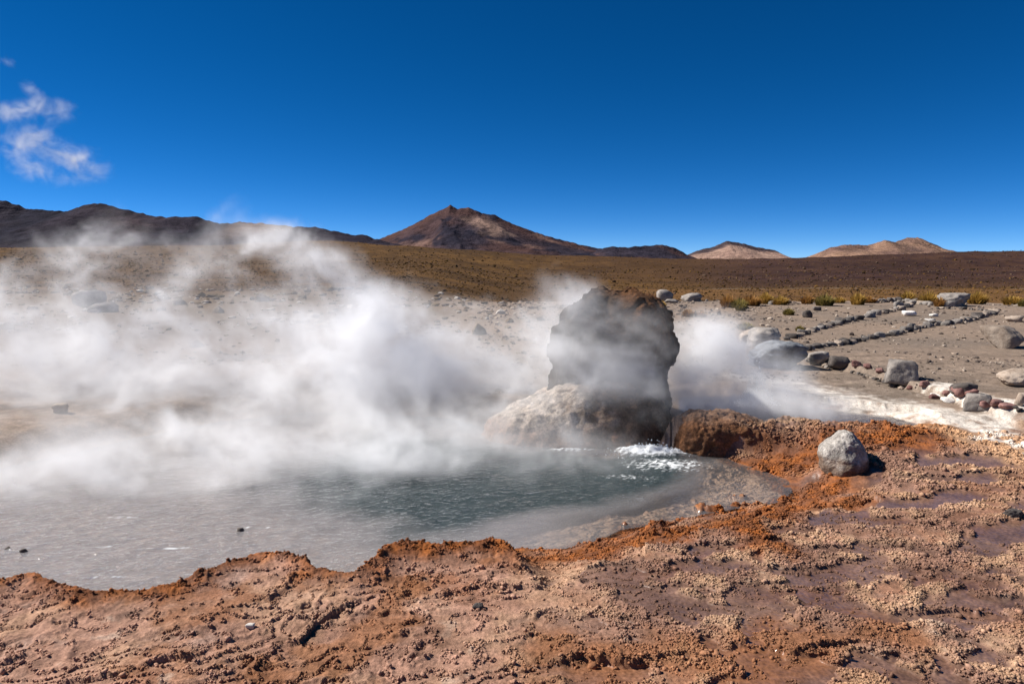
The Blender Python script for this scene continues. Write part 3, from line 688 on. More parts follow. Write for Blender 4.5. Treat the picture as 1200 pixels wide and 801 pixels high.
# brown mound to the right, at the end of the orange ridge
D3 = 6.75
br = []
for py, l, r_, f_, b_ in [(545, 794, 935, .32, .36), (522, 797, 925, .30, .36), (508, 800, 912, .28, .34), (498, 802, 900, .25, .32), (490, 807, 886, .19, .28), (484, 816, 868, .10, .2), (481, 826, 852, .02, .1)]:
    br.append((Zp(py, D3), Xp(l, D3), Xp(r_, D3), D3 - f_, D3 + b_))
v, f = loft(br, 180, 90, 2.8)
displaced('mineral_mound', v, f, lambda v: (mounddisp(v) - ss(.7, 1.2, v[:, 0]) * .05 * (.3 - np.abs(perlin3(v[:, 0] * 9, v[:, 1] * 9, v[:, 2] * 9, 223)))) * .8 + .012 * fbm3(v[:, 0] * 20, v[:, 1] * 20, v[:, 2] * 20, 3, 241), lambda v, nn: lerp(lerp([.25, .115, .055], [.14, .072, .042], .5 + fbm3(v[:, 0] * 7, v[:, 1] * 7, v[:, 2] * 7, 4, 240)), [.34, .21, .14], ss(.06, .20, v[:, 2] + .05 * fbm3(v[:, 0] * 9, v[:, 1] * 9, v[:, 2] * 9, 3, 242)) * .8), M_ROCK, None,
          label='rounded brown mineral mound at the pool edge between the two pools', cat='mineral mound')

gx_, gy_, gz_ = on_ground(1000, 549)
rb = [(-.05, -.030, .030, 0, 0)]
DB = gy_ + .10
rb = [(gz_ - .05 if k == 0 else gz_ + .012 + Zp(py, DB) - Zp(546, DB), Xp(l, DB), Xp(r_, DB), DB - hw, DB + hw) for k, (py, l, r_, hw) in enumerate([(552, 976, 1026, .17), (546, 974, 1027, .19), (536, 973, 1028, .2), (527, 977, 1025, .19), (519, 983, 1019, .16), (512, 988, 1012, .11), (508, 993, 1007, .06), (506.5, 997, 1002, .03)])]
v, f = loft(rb, 130, 90, 2.3)
displaced('boulder', v, f, lambda v: .034 * fbm3(v[:, 0] * 4.5, v[:, 1] * 4.5, v[:, 2] * 4.5, 2, 255) + .014 * fbm3(v[:, 0] * 9, v[:, 1] * 9, v[:, 2] * 9, 3, 250) + .0018 * fbm3(v[:, 0] * 40, v[:, 1] * 40, v[:, 2] * 40, 3, 251) - .004 * (np.abs(perlin3(v[:, 0] * 9, v[:, 1] * 9, v[:, 2] * 9, 252)) < .04),
          lambda v, nn: lerp(lerp([.40, .365, .33], [.28, .255, .23], .5 + .9 * fbm3(v[:, 0] * 9, v[:, 1] * 9, v[:, 2] * 9, 4, 253)), [.13, .075, .045], ss(.12, .0, v[:, 2] - gz_ + .06 * fbm3(v[:, 0] * 12, v[:, 1] * 12, v[:, 2] * 12, 3, 254)) * .8), M_ROCK, None,
          label='rounded pale grey boulder sitting alone on the orange crust', cat='boulder')
# arched grey rock
x, y, z = on_ground(915, 433)
v, f = rock_verts(5, 61, flat=8, sharp=7, rough=.10, fscale=2.5)
wv = 66 / FPX * y / 2; hv = 35 / FPX * y / 2
q = np.hypot((v[:, 0] + .25) / .62, (v[:, 2] + .62) / .62)
v[:, 1] = np.where(v[:, 1] < 0, v[:, 1] * (1 - .92 * ss(1.05, .75, q)), v[:, 1])
v = np.column_stack([v[:, 0] * wv, v[:, 1] * wv * .8, v[:, 2] * hv + hv * .9])
link('boulder', make_mesh('boulder', v, f), stone_mat('blue_grey_stone', (.10, .11, .125), (.34, .36, .39), 6, .02), None, 'blue grey boulder with a hollow under its arched front, beside the white bank', 'boulder', loc=(x, y + wv * .5, z))
boulder('boulder', 899, 408, 38, 24, S_GREY, 'light topped grey boulder just behind the arched blue grey boulder', 'boulder', 71)
boulder('boulder', 878, 400, 22, 14, S_TAN, 'tan boulder half hidden by steam left of the light topped grey boulder', 'boulder', 72)
boulder('boulder', 1061, 446, 44, 27, S_GREY, 'blocky grey boulder with a dark right face in the red stone row', 'boulder', 78, boxy=-.35, sharp=22, rough=.08)
boulder('boulder', 1151, 481, 40, 20, S_GREY, 'squat boulder with a dark right end below the red stones', 'boulder', 79, boxy=-.5, sharp=16, rough=.08)
boulder('boulder', 1183, 408, 44, 26, S_TAN, 'big split tan boulder by the right edge on the bare slope', 'boulder', 83, flat=9, sharp=14, rough=.07)
boulder('boulder', 1198, 453, 44, 20, S_TAN, 'smooth tan boulder cut by the right edge of the picture', 'boulder', 84, sharp=7)
boulder('boulder', 1192, 377, 22, 7, S_TAN, 'low flat tan rock above the big split tan boulder', 'boulder', 85, sub=3)
boulder('boulder', 1121, 359, 36, 16, S_GREY, 'large flat topped grey boulder among yellow tussocks on the skyline', 'boulder', 86, flat=7, sharp=14)
boulder('boulder', 780, 353, 20, 14, S_GREY, 'round grey boulder just right of the dark formation', 'boulder', 87, round_=.4, sub=3)
boulder('boulder', 787, 355, 16, 5, S_GREY, 'small flat grey stone at the foot of the round grey boulder', 'boulder', 88, sub=3)
boulder('boulder', 812, 353, 24, 10, S_GREY, 'wide low grey boulder right of the round grey boulder', 'boulder', 89, sub=3)
boulder('boulder', 985, 432, 26, 16, S_DARK, 'dark rounded stone heading the red stones left of the blocky boulder', 'boulder', 90, sub=3)
boulder('boulder', 959, 428, 26, 17, S_GREY, 'pitted grey boulder right of the arched blue grey boulder', 'boulder', 91)
boulder('boulder', 947, 372, 11, 9, S_DARK, 'dark angular rock on the gravel below the tussocks', 'boulder', 92, sub=3)
boulder('boulder', 958, 364, 10, 5, S_DARK, 'small dark low rock up and right of the dark angular rock', 'boulder', 93, sub=3)
boulder('boulder', 922, 356, 14, 5, S_DARK, 'flat dark rock among the tussocks left of centre of the skyline', 'boulder', 94, sub=3)
boulder('boulder', 905, 357, 8, 5, S_GREY, 'small grey rock left of the flat dark rock among the tussocks', 'boulder', 95, sub=3)
boulder('boulder', 1190, 606, 22, 11, S_DARK, 'dark brown rock on the wet crust at the right edge', 'rock', 96, sub=4)
boulder('boulder', 1198, 476, 12, 17, S_TAN, 'upright brown stone at the end of the red stones by the right edge', 'boulder', 97, sub=3)
boulder('boulder', 1132, 462, 26, 14, S_DARK, 'dark mottled boulder directly behind the red stones', 'boulder', 98, sub=3)
boulder('boulder', 100, 360, 34, 20, S_GREY, 'grey boulder on the left slope seen through steam', 'boulder', 99, sub=3)
boulder('boulder', 118, 366, 30, 12, S_DARK, 'dark flat boulder beside the grey boulder on the left slope', 'boulder', 100, sub=3)
boulder('boulder', 70, 484, 17, 12, S_TAN, 'grey rock on the far left bank faint behind steam', 'boulder', 101, sub=3)
# stones in and on the foreground
def pebble(px, py, w, h, mat, label, seed, zz=None):
    o = boulder('stone', px, py, w, h, mat, label, 'stone', seed, sub=3)
    if zz is not None: o.location = (*at(px, py, zz), zz - .03)
pebble(560, 714, 14, 8, S_DARK, 'small black stone lying alone on the pink crust', 110)
pebble(293, 736, 12, 7, S_PALE, 'small pale stone lying on the smooth brown plate', 111)
pebble(28, 646, 8, 9, S_DARK, 'dark stone poking out of the shallows at the far left', 112, W0)
pebble(9, 642, 9, 7, S_DARK, 'left one of two dark stones in the shallows at the far left', 113, W0)
pebble(281, 622, 8, 9, S_DARK, 'dark stone poking out of the pool above the left shallows', 114, W0)
pebble(1068, 456, 9, 5, S_RED, 'small red stone right below the blocky grey boulder', 115)
RED = [(1004, 434, 13, 9), (1018, 438, 12, 7), (1032, 442, 11, 7), (1084, 459, 14, 8), (1096, 462, 13, 7), (1128, 470, 26, 15), (1140, 472, 16, 10), (1158, 474, 22, 11), (1170, 476, 20, 10), (1182, 479, 22, 8), (1110, 466, 10, 6)]
for k, (a, b, w, h) in enumerate(RED):
    lab = 'red stone in the row along the white bank' if w < 20 else ('largest red stone in the row, in front of the dark mottled boulder' if w == 26 else 'broad flat red stone near the right end of the red stones')
    boulder('red_stone', a, b, w * .85, h * .85, S_RED if k not in (3,) else S_RED, lab, 'stone', 200 + k, group='red stones along the white bank' if w != 26 else None, sub=3)
for a, b, w, h, l in [(1100, 466, 15, 5, 'low white stone at the head of the white streak'), (1114, 468, 16, 6, 'flat white stone left of the largest red stone'), (1092, 377, 11, 4, 'white flat stone between the two upper stone rows, lower one'),
                   (1095, 371, 9, 4, 'white flat stone between the two upper stone rows, upper one'), (1067, 370, 16, 6, 'wide white slab under the upper stone row')]:
    boulder('white_stone', a, b, w, h, S_WHITE, l, 'stone', int(a), sub=3)

# stone rows: protos, then copies
protos = []
for k, mt in enumerate([S_DARK, S_GREY, S_TAN, S_DARK, S_GREY, S_DARK, S_TAN, S_GREY]):
    v, f = rock_verts(3, 400 + k, flat=8, sharp=12, rough=.08)
    me = make_mesh('row_stone', v, f); me.materials.append(mt); protos.append(me)
def place(name, me, x, y, z, sx, sy, sz, rz, label, cat, group):
    o = bpy.data.objects.new(name, me); COL.objects.link(o)
    o.location = (x, y, z); o.scale = (sx, sy, sz); o.rotation_euler = (rnd.uniform(-.15, .15), rnd.uniform(-.15, .15), rz)
    tag(o, label, cat, group); return o
def row(pts, smin, smax, label, group, gap=.9, miss=0.0, mats=None):
    P = [on_ground(*p) for p in pts]
    for (a, b) in zip(P[:-1], P[1:]):
        a = np.array(a[:2]); b = np.array(b[:2]); L_ = np.linalg.norm(b - a); t = 0
        while t < L_:
            p = a + (b - a) * t / L_
            s = .88 * rnd.uniform(smin, smax) * p[1] / FPX / 2
            if rnd.random() > miss:
                x = p[0] + rnd.gauss(0, s * .35); y = p[1] + rnd.gauss(0, s * .5); hh = s * rnd.uniform(.55, .95)
                place('row_stone', rnd.choice(mats or protos), x, y, gz(x, y) + hh * .38, s * rnd.uniform(.9, 1.35), s * rnd.uniform(.7, 1.1), hh, rnd.uniform(0, 6.28), label, 'stone', group)
            t += s * 2 * gap * rnd.uniform(.85, 1.3)
row([(922, 398), (945, 391), (985, 379), (1020, 371), (1040, 366), (1062, 360), (1075, 355)], 6, 13, 'stone in the upper of two stone rows crossing the bare slope', 'stones of the upper row', 1.25, .1)
row([(942, 411), (958, 407), (990, 403), (1012, 398), (1045, 392), (1080, 384), (1099, 380)], 6, 13, 'stone in the lower of two stone rows crossing the bare slope', 'stones of the lower row', .95)
row([(1108, 381), (1135, 376), (1160, 369), (1163, 366)], 6, 12, 'stone in the far loop that closes the lower stone row', 'stones of the lower row loop', 1.0)
row([(1155, 364), (1125, 362), (1090, 362)], 3, 6, 'small stone in the thin back edge of the stone loop', 'stones of the back edge of the loop', 1.1)
row([(1020, 354.5), (1035, 354), (1055, 354), (1070, 355), (1090, 358)], 6, 11, 'stone in the heap below the yellow tussocks on the skyline', 'heaped stones below the tussocks', .7)
row([(965, 430), (978, 432)], 7, 10, 'brown stone between the pitted boulder and the dark rounded stone', 'stones beside the pitted boulder', 1)
row([(1000, 437), (1040, 446)], 4, 7, 'small dark stone in the row left of the blocky boulder', 'small stones left of the blocky boulder', 1)
row([(1165, 479), (1197, 484)], 5, 9, 'small stone wedged among the red stones at the right', 'small stones by the red stones', 1.2)

# ------------------------------------------------------------------ grass tussocks
def blade_mat(name, c1, c2):
    m, T, N, L, B = nodes(name)
    at_ = N.new('ShaderNodeAttribute'); at_.attribute_name = 'tone'
    rp = N.new('ShaderNodeValToRGB'); rp.color_ramp.elements[0].color = (*c1, 1); rp.color_ramp.elements[1].color = (*c2, 1)
    L.new(at_.outputs['Fac'], rp.inputs['Fac']); L.new(rp.outputs['Color'], B.inputs['Base Color']); B.inputs['Roughness'].default_value = .7; B.inputs['Specular IOR Level'].default_value = .2
    tl = N.new('ShaderNodeBsdfTranslucent'); L.new(rp.outputs['Color'], tl.inputs['Color']); mx = N.new('ShaderNodeMixShader'); mx.inputs[0].default_value = .4
    L.new(B.outputs[0], mx.inputs[1]); L.new(tl.outputs[0], mx.inputs[2]); L.new(mx.outputs[0], N['Material Output'].inputs['Surface'])
    return m
G_GOLD = blade_mat('golden_grass', (.26, .15, .03), (.62, .40, .10)); G_GREEN = blade_mat('green_gold_grass', (.13, .105, .03), (.36, .28, .08)); G_RUST = blade_mat('rusty_grass', (.22, .105, .03), (.50, .27, .08))
def tussock(px, py, wpx, hpx, mat, label, nb=420, group=None):
    x, y, z = on_ground(px, py + 2); w = 1.1 * wpx / FPX * y / 2; h = 1.35 * (hpx + 2) / FPX * y
    r_ = np.random.RandomState(int(px * 7 + py)); vs = []; fs = []; tn = []
    for k in range(nb):
        a = r_.uniform(0, 2 * math.pi); q = math.sqrt(r_.uniform()) ; bx, by = q * w * .65 * math.cos(a), q * w * .5 * math.sin(a)
        lean = (q * .8 + r_.uniform(0, .35)); a2 = a + r_.normal(0, .5); ln = h * r_.uniform(.5, 1.1) * (1 - .35 * q)
        bw = r_.uniform(.008, .016) * max(1, y / 14); tx, ty = math.cos(a2), math.sin(a2); sx, sy = -ty * bw, tx * bw
        b0 = len(vs); p = [(0, 0), (.45 * lean * .6, .55), (lean * .75, 1.0 - .18 * lean)]
        for (o, zz), ws in zip(p, (1, .8, .12)):
            cx, cy_ = bx + tx * o * w * .7, by + ty * o * w * .7
            vs += [(cx - sx * ws, cy_ - sy * ws, zz * ln - .03), (cx + sx * ws, cy_ + sy * ws, zz * ln - .03)]
        t0 = r_.uniform()
        tn += [t0 * .6, t0 * .6, t0 * .8, t0 * .8, t0, t0]
        fs += [(b0, b0 + 1, b0 + 3, b0 + 2), (b0 + 2, b0 + 3, b0 + 5, b0 + 4)]
    me = make_mesh('grass_tussock', vs, fs); attr_f(me, 'tone', tn)
    link('grass_tussock', me, mat, None, label, 'grass tussock', group, loc=(x, y, z))
T_ = [(853, 358, 20, 12, G_RUST, 'tall pointed rusty tussock left in the tussock line, above the flat grey rocks'), (866, 359, 22, 9, G_GREEN, 'wide green gold tussock next to the pointed rusty tussock'),
      (880, 356, 26, 10, G_RUST, 'leaning orange tussock right of the wide green gold tussock'), (868, 362, 14, 7, G_GREEN, 'small olive tussock in front of the wide green gold tussock'),
      (897, 354, 18, 10, G_GOLD, 'golden tussock left of the bright yellow tussock'), (914, 355, 20, 8, G_GOLD, 'bright yellow tussock behind the flat dark rock'),
      (946, 354, 16, 8, G_RUST, 'rusty tussock left of the broad olive tussock'), (966, 356, 24, 11, G_GREEN, 'broad olive tussock at the middle of the tussock line'), (983, 353, 16, 5, G_GOLD, 'low golden tuft right of the broad olive tussock'),
      (1005, 355, 18, 11, G_GOLD, 'round golden tussock left of the heaped stones'), (1018, 353, 18, 6, G_RUST, 'low rusty tuft touching the round golden tussock'), (1063, 352, 18, 10, G_GOLD, 'golden tussock behind the left end of the heaped stones'),
      (1088, 354, 26, 12, G_GOLD, 'largest golden tussock left of the flat topped boulder'), (1101, 357, 14, 8, G_RUST, 'small tussock against the left side of the flat topped boulder'), (1126, 347, 14, 5, G_GOLD, 'tuft peeping over the top of the flat topped boulder'),
      (1144, 354, 26, 12, G_GOLD, 'golden tussock right of the flat topped boulder'), (1186, 355, 22, 9, G_GOLD, 'golden tussock near the right edge'), (1200, 357, 14, 6, G_GREEN, 'dull tuft cut by the right edge'),
      (806, 369, 14, 7, G_RUST, 'rusty tussock on the gravel right of the dark formation'), (821, 369, 16, 5, G_RUST, 'flat rusty tussock touching the one right of the dark formation'), (873, 384, 20, 7, G_GREEN, 'low green cushion on the gravel just above the steam'),
      (924, 367, 14, 6, G_GREEN, 'small green tussock on the gravel below the flat dark rock'), (892, 388, 16, 5, G_RUST, 'low orange tuft beside the light topped boulder'), (937, 386, 10, 5, G_GREEN, 'little olive tuft above the upper stone row'), (775, 361, 12, 9, G_GOLD, 'golden tuft at the right shoulder of the dark formation')]
for t in T_: tussock(*t)

# ------------------------------------------------------------------ uncountable small stuff
def scatter(name, pts, size, mat, label, flatten=.6, sub=1, tone=None, smooth=False):
    """many tiny lumps as one mesh: pts (n,3), size (n,)"""
    v0, f0 = ICO[sub]; n = len(pts); k = len(v0)
    r_ = np.random.RandomState(len(pts)); jit = 1 + .35 * r_.uniform(-1, 1, (n, k, 1))
    sc = size[:, None, None] * r_.uniform(.7, 1.3, (n, 1, 3)) * np.array([1, 1, flatten])
    a = r_.uniform(0, 6.28, n); c, s = np.cos(a)[:, None], np.sin(a)[:, None]
    V = v0[None] * jit * sc
    V = np.stack([V[..., 0] * c - V[..., 1] * s, V[..., 0] * s + V[..., 1] * c, V[..., 2]], -1) + pts[:, None, :]
    F = f0[None] + (np.arange(n) * k)[:, None, None]
    me = make_mesh(name, V.reshape(-1, 3), F.reshape(-1, 3), smooth)
    if tone is not None: attr_col(me, 'pigment', np.repeat(tone, k, 0))
    link(name, me, mat, label=label, kind='stuff')
def tones(n, cols, r_):
    cols = np.array(cols); return cols[r_.randint(0, len(cols), n)] * r_.uniform(.7, 1.25, (n, 1))
M_BITS = pigment_mat('loose_bits', .9, False, grain=((25, .25),), bump=((40, .01),), spec=.06)
r_ = np.random.RandomState(3)
def field(n, pxr, dr, power=1.0):
    px = r_.uniform(*pxr, n); d = np.exp(r_.uniform(np.log(dr[0]), np.log(dr[1]), n)); x = (px - 600) / FPX * d
    return x, d
x1, d1 = field(9000, (560, 1300), (8.5, 34)); dens = fbm2(x1 / 2.2, d1 / 2.2, 3, 300)
pxx = 600 + FPX * x1 / d1
keep = (r_.uniform(size=len(x1)) < np.clip(.25 + 1.1 * dens + .7 * ss(980, 860, pxx), .03, 1)) & (poly_sdf(POOL2, x1, d1) > .5)
x1, d1 = x1[keep], d1[keep]; s1 = np.exp(r_.normal(math.log(.016), .5, len(x1))) * np.clip(d1 / 12, .7, 2.2)
pts = np.column_stack([x1, d1, ground(x1, d1, False)[0] + s1 * .2])
scatter('gravel', pts, s1, M_BITS, 'loose brown gravel and pebbles on the bare slope', .65, 1, tones(len(x1), [[.24, .185, .145], [.15, .12, .10], [.32, .26, .21], [.09, .07, .06]], r_))
x2, d2 = field(7000, (-250, 660), (11, 60)); dens = fbm2(x2 / 4, d2 / 4, 3, 301); keep = r_.uniform(size=len(x2)) < np.clip(.3 + dens, .05, 1); x2, d2 = x2[keep], d2[keep]
s2_ = np.exp(r_.normal(math.log(.03), .6, len(x2))) * np.clip(d2 / 14, .7, 3)
scatter('rubble', np.column_stack([x2, d2, ground(x2, d2, False)[0] + s2_ * .2]), s2_, M_BITS, 'pale and dark rubble on the left slope behind the steam', .6, 1, tones(len(x2), [[.24, .19, .15], [.38, .34, .30], [.12, .09, .07], [.17, .12, .07], [.14, .10, .06]], r_))
x3, d3 = field(26000, (-200, 1400), (60, 1480)); px3 = 600 + FPX * x3 / d3; hillw = ss(760, 900, px3) * ss(230, 330, d3)
s3 = np.exp(r_.normal(math.log(.24), .45, len(x3))) * np.clip(d3 / 300, .3, 2.6)
tn = np.where((r_.uniform(size=len(x3)) < .35 + .45 * hillw)[:, None], tones(len(x3), [[.035, .02, .012], [.055, .031, .017], [.10, .065, .045]], r_), tones(len(x3), [[.12, .065, .018], [.09, .052, .018], [.07, .04, .014]], r_))
scatter('scrub', np.column_stack([x3, d3, ground(x3, d3, False)[0] + s3 * .25]), s3, M_BITS, 'dry scrub and dark rocks dotting the brown hillsides', .7, 1, tn)

# beads of sinter: the knobbly crust itself, far too many to count
nb = 920000
bx = rs.uniform(-3.6, 6.6, nb); by = 2.35 + 4.3 * rs.uniform(0, 1, nb) ** 1.25
vis = (np.abs(bx) < 1.15 * by + .15); bx, by = bx[vis], by[vis]
bz, bc, _w = ground(bx, by); ok = rs.uniform(size=len(bx)) < ground.bead * .75 * np.clip(3.6 / by, .4, 1)
bx, by, bz, bc = bx[ok], by[ok], bz[ok], bc[ok]
print('BEADS', len(bx))
bs = np.exp(rs.normal(math.log(.0039), .46, len(bx))) * np.clip(by / 4.0, .85, 1.5)
scatter('sinter_nodules', np.column_stack([bx, by, bz + bs * .22]), bs, M_BITS, 'countless beads of tan and rust sinter crusting the foreground', .85, 1, bc * rs.uniform(.95, 1.45, (len(bx), 1)), True)

# droplets thrown up by the boiling water
def spray(px, py, z, n, w, hgt, label, seed):
    r2 = np.random.RandomState(seed); c = np.array([*at(px, py, z), z])
    q = r2.normal(size=(n, 2)); hh = np.abs(r2.normal(size=n)) * hgt * np.exp(-(q ** 2).sum(1) * .35)
    pts = c + np.column_stack([q[:, 0] * w, q[:, 1] * w * .5, hh])
    scatter('spray', pts, r2.uniform(.002, .007, n), M_FOAM, label, 1.3, 1)
M_FOAM, _T, _N, _L, _B = nodes('white_water'); _B.inputs['Base Color'].default_value = (.85, .87, .88, 1); _B.inputs['Roughness'].default_value = .4
spray(886, 474, W1, 1800, .10, .20, 'white boiling spray thrown up behind the orange ridge', 1)
spray(765, 530, W0, 1500, .17, .040, 'white froth leaping at the foot of the mound', 2)

# ------------------------------------------------------------------ steam (a grid of water droplets, lit by the sun)
def steam_mat(name, dens):
    m = bpy.data.materials.new(name); m.use_nodes = True; N = m.node_tree.nodes; L = m.node_tree.links
    N.remove(N['Principled BSDF']); pv = N.new('ShaderNodeVolumePrincipled')
    pv.inputs['Color'].default_value = (.996, .996, .998, 1); pv.inputs['Density'].default_value = dens; pv.inputs['Anisotropy'].default_value = 0.0
    L.new(pv.outputs[0], N['Material Output'].inputs['Volume'])
    return m
def volume_from_grid(name, D, lo, hi, mat, label):
    """D[ix,iy,iz] becomes a fog volume through a Volume Cube node that reads the mesh's own point attribute"""
    nx, ny, nz = D.shape
    me = bpy.data.meshes.new(name); me.vertices.add(D.size); attr_f(me, 'density', D.transpose(2, 1, 0).ravel())
    o = link(name, me, mat, label=label, kind='stuff')
    ng = bpy.data.node_groups.new(name, 'GeometryNodeTree')
    ng.interface.new_socket('Geometry', in_out='INPUT', socket_type='NodeSocketGeometry'); ng.interface.new_socket('Geometry', in_out='OUTPUT', socket_type='NodeSocketGeometry')
    N = ng.nodes; L = ng.links
    gi = N.new('NodeGroupInput'); go = N.new('NodeGroupOutput'); vc = N.new('GeometryNodeVolumeCube'); ps = N.new('GeometryNodeInputPosition'); sp = N.new('ShaderNodeSeparateXYZ')
    L.new(ps.outputs[0], sp.inputs[0])
    idx = None
    for k, (n, mul) in enumerate(((nx, 1), (ny, nx), (nz, nx * ny))):
        mr = N.new('ShaderNodeMapRange'); mr.inputs['From Min'].default_value = lo[k]; mr.inputs['From Max'].default_value = hi[k]; mr.inputs['To Min'].default_value = 0; mr.inputs['To Max'].default_value = n - 1
        L.new(sp.outputs[k], mr.inputs['Value'])
        rd = N.new('ShaderNodeMath'); rd.operation = 'ROUND'; L.new(mr.outputs['Result'], rd.inputs[0])
        fi = N.new('FunctionNodeFloatToInt'); L.new(rd.outputs[0], fi.inputs[0])
        ml = N.new('FunctionNodeIntegerMath'); ml.operation = 'MULTIPLY_ADD' if idx is not None else 'MULTIPLY'; ml.inputs[1].default_value = mul
        L.new(fi.outputs[0], ml.inputs[0])
        if idx is not None: L.new(idx, ml.inputs[2])
        idx = ml.outputs[0]
    na_ = N.new('GeometryNodeInputNamedAttribute'); na_.data_type = 'FLOAT'; na_.inputs['Name'].default_value = 'density'
    si = N.new('GeometryNodeSampleIndex'); si.data_type = 'FLOAT'; si.domain = 'POINT'
    L.new(gi.outputs[0], si.inputs['Geometry']); L.new(na_.outputs['Attribute'], si.inputs['Value']); L.new(idx, si.inputs['Index'])
    L.new(si.outputs[0], vc.inputs['Density']); vc.inputs['Min'].default_value = lo; vc.inputs['Max'].default_value = hi
    vc.inputs['Resolution X'].default_value = nx; vc.inputs['Resolution Y'].default_value = ny; vc.inputs['Resolution Z'].default_value = nz
    sm = N.new('GeometryNodeSetMaterial'); sm.inputs['Material'].default_value = mat
    L.new(vc.outputs[0], sm.inputs[0]); L.new(sm.outputs[0], go.inputs[0])
    md = o.modifiers.new('fog', 'NODES'); md.node_group = ng
    return o
def grid(lo, hi, step):
    n = [int(round((b - a) / step)) + 1 for a, b in zip(lo, hi)]
    return np.meshgrid(*[np.linspace(a, b, k, dtype=np.float32) for a, b, k in zip(lo, hi, n)], indexing='ij')
def puffs(X, Y, Z, lst):
    D = np.zeros_like(X)
    for (px, py, d, rx, ry, rz, a, *tilt) in lst:
        c = ray(px, py, d); dx = X - c[0]; dz = Z - c[2]
        if tilt: t = tilt[0]; dx, dz = dx * math.cos(t) + dz * math.sin(t), -dx * math.sin(t) + dz * math.cos(t)
        D += a * np.exp(-((dx / rx) ** 2 + ((Y - c[1]) / ry) ** 2 + (dz / rz) ** 2))
    return D
lo, hi = (-8.6, 4.7, -.26), (5.0, 11.4, 3.2)
X, Y, Z = grid(lo, hi, .042)
PUFFS = [(455, 420, 8.6, .8, .7, .55, .9), (415, 370, 8.9, .42, .6, .36, .85), (370, 315, 9.3, .40, .5, .24, .6), (320, 280, 9.6, .5, .4, .20, .42), (520, 450, 8.6, .8, .55, .42, .5), (610, 430, 8.8, .6, .45, .45, .36),
         (430, 480, 8.2, .9, .6, .38, .62), (680, 360, 8.9, .3, .3, .30, .42), (640, 400, 8.9, .45, .4, .36, .45), (540, 395, 9.0, .5, .4, .3, .28),
         (0, 450, 8.8, 1.6, 1.0, .60, .32), (160, 455, 8.8, 1.5, 1.0, .55, .32), (300, 450, 8.8, 1.0, .9, .6, .36), (40, 515, 8.0, 1.7, .9, .38, .26), (250, 520, 7.6, 1.5, .8, .36, .26),
         (205, 345, 9.2, .95, .35, .17, .46, .9), (110, 300, 9.4, .7, .4, .22, .16, .9), (0, 360, 9.4, .8, .6, .5, .20), (310, 380, 9.3, .7, .5, .4, .26), (130, 390, 9.4, 1.6, .6, .45, .13), (240, 300, 9.6, .8, .4, .35, .13), (90, 330, 9.5, 1.2, .5, .4, .11), (60, 285, 9.9, 1.1, .4, .22, .07), (190, 285, 9.9, .8, .4, .2, .06),
         (430, 520, 7.4, 1.0, .6, .28, .38), (560, 510, 7.1, .6, .35, .26, .36), (330, 550, 6.5, 1.5, .7, .36, .32), (80, 560, 6.0, 1.9, .8, .40, .35), (200, 600, 5.6, 1.7, .6, .34, .32), (460, 560, 6.0, 1.0, .5, .3, .16), (610, 575, 5.7, .8, .4, .22, .16), (640, 525, 6.5, .7, .3, .22, .28), (520, 550, 6.3, 1.0, .5, .26, .28), (20, 620, 5.3, 1.3, .5, .22, .13), (720, 550, 6.2, .6, .3, .14, .16),
         (725, 405, 7.0, .36, .18, .28, 1.5), (690, 430, 7.05, .36, .18, .22, .9), (745, 440, 7.0, .3, .2, .16, .7), (645, 410, 7.1, .36, .2, .46, .95), (700, 455, 6.7, .6, .18, .14, .4), (670, 350, 7.2, .3, .2, .2, .35), (610, 465, 6.9, .5, .2, .24, .34),
         (825, 425, 8.5, .5, .4, .40, .75), (845, 400, 8.7, .36, .35, .28, .6), (800, 455, 7.6, .3, .3, .28, .5), (895, 450, 8.2, .45, .35, .26, .7), (930, 475, 7.3, .5, .3, .14, .5), (1000, 488, 7.1, .5, .25, .08, .22), (880, 475, 7.2, .3, .3, .14, .6), (800, 480, 6.5, .4, .2, .18, .3), (880, 470, 6.9, .5, .2, .18, .3)]
B = puffs(X, Y, Z, PUFFS)
act = B > .012
xa, ya, za = X[act], Y[act], Z[act]
w1x = fbm3(xa * .9, ya * .9, za * .9, 3, 500); w1z = fbm3(xa * .9 + 9, ya * .9, za * .9 + 4, 3, 501)
qx, qy, qz = xa + .45 * w1x + .55 * za, ya + .25 * w1z, za + .40 * w1z - .12 * xa
n1 = fbm3(qx * 1.25, qy * 1.4, qz * 1.7, 5, 502, .58)
w2x = fbm3(qx * 3, qy * 3, qz * 3, 2, 504)
n2 = fbm3((qx + .10 * w2x) * 4.6, qy * 4.6, (qz + .12 * w2x) * 6.2, 4, 503, .62)
b_ = B[act]
print('NOISE', float(n1.std()), float(n2.std()))
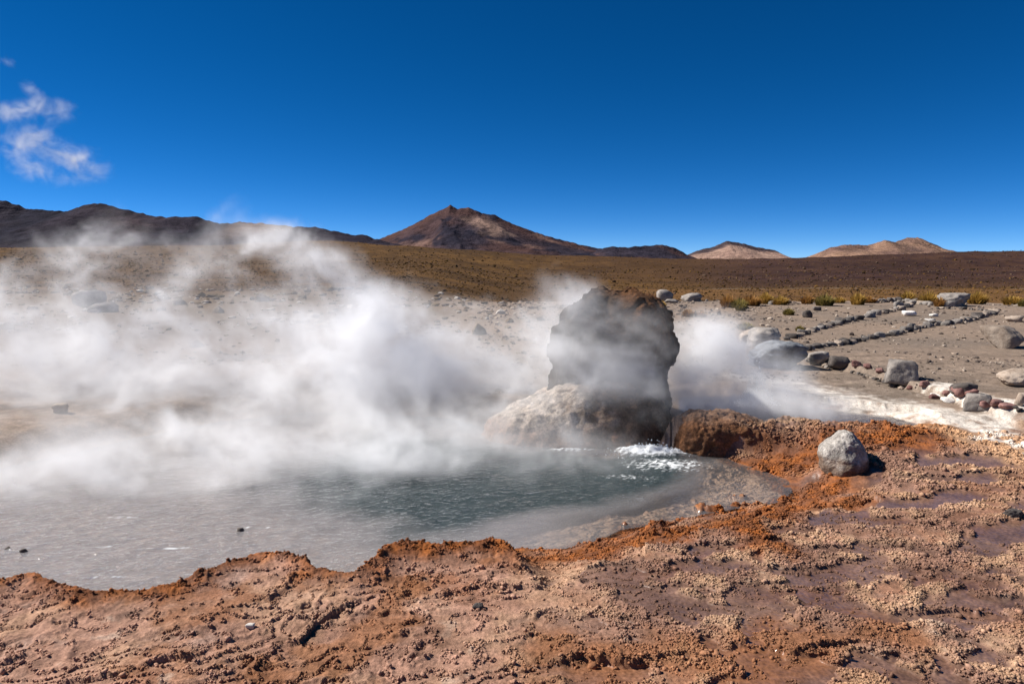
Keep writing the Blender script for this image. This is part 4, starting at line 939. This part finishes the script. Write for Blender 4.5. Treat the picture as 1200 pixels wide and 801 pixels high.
den = np.maximum(0, b_ * np.exp(2.0 * n1 + 1.3 * n2) * .95 - .028)
den = den / (1 + .22 * den)
den *= ss(0, .12, za - lo[2]) * ss(lo[0], lo[0] + .5, xa) * ss(hi[0], hi[0] - .3, xa) * ss(lo[1], lo[1] + .3, ya) * ss(hi[1], hi[1] - .3, ya) * ss(hi[2], hi[2] - .3, za)
D = np.zeros_like(X); D[act] = den
print('STEAM', D.shape, float(D.max()))
volume_from_grid('steam', D, lo, hi, steam_mat('steam', 3.0), 'thick white steam drifting over the pool and around the dark rock')
c0_ = ray(45, 150, 13.0)
lo2 = (c0_[0] - 1.9, 12.3, c0_[2] - 1.4); hi2 = (c0_[0] + 1.9, 13.7, c0_[2] + 1.6)
X, Y, Z = grid(lo2, hi2, .03)
B = puffs(X, Y, Z, [(20, 132, 13, .6, .3, .14, .8, .1), (62, 128, 13, .3, .25, .16, .6), (75, 178, 13, .5, .3, .18, .75, -.5), (30, 175, 13, .4, .3, .28, .5, -.8), (55, 200, 13, .6, .3, .24, .45), (5, 72, 13, .2, .2, .1, .4), (40, 108, 13, .3, .2, .12, .35, -.8), (100, 195, 13, .5, .3, .28, .3), (40, 160, 13, .8, .3, .5, .16)])
wx = .30 * fbm3(X * 1.4, Y * 1.4, Z * 1.4, 3, 512); wz = .30 * fbm3(X * 1.4 + 7, Y * 1.4, Z * 1.4 + 3, 3, 513)
n1 = fbm3(X * 2.6 + wx * 3, Y * 2.6, (Z + wz) * 3.4, 6, 510, .64); n2 = fbm3((X + wx) * 8, Y * 8, (Z + wz) * 11, 3, 511, .6)
D = np.maximum(0, B * (.50 + 1.35 * n1 + .75 * n2) - .10)
D *= ss(lo2[0], lo2[0] + .3, X) * ss(hi2[0], hi2[0] - .3, X) * ss(lo2[1], lo2[1] + .2, Y) * ss(hi2[1], hi2[1] - .2, Y)
volume_from_grid('steam_wisp', D, lo2, hi2, steam_mat('steam_wisp', 2.6), 'thin torn wisp of steam high at the left against the blue sky')
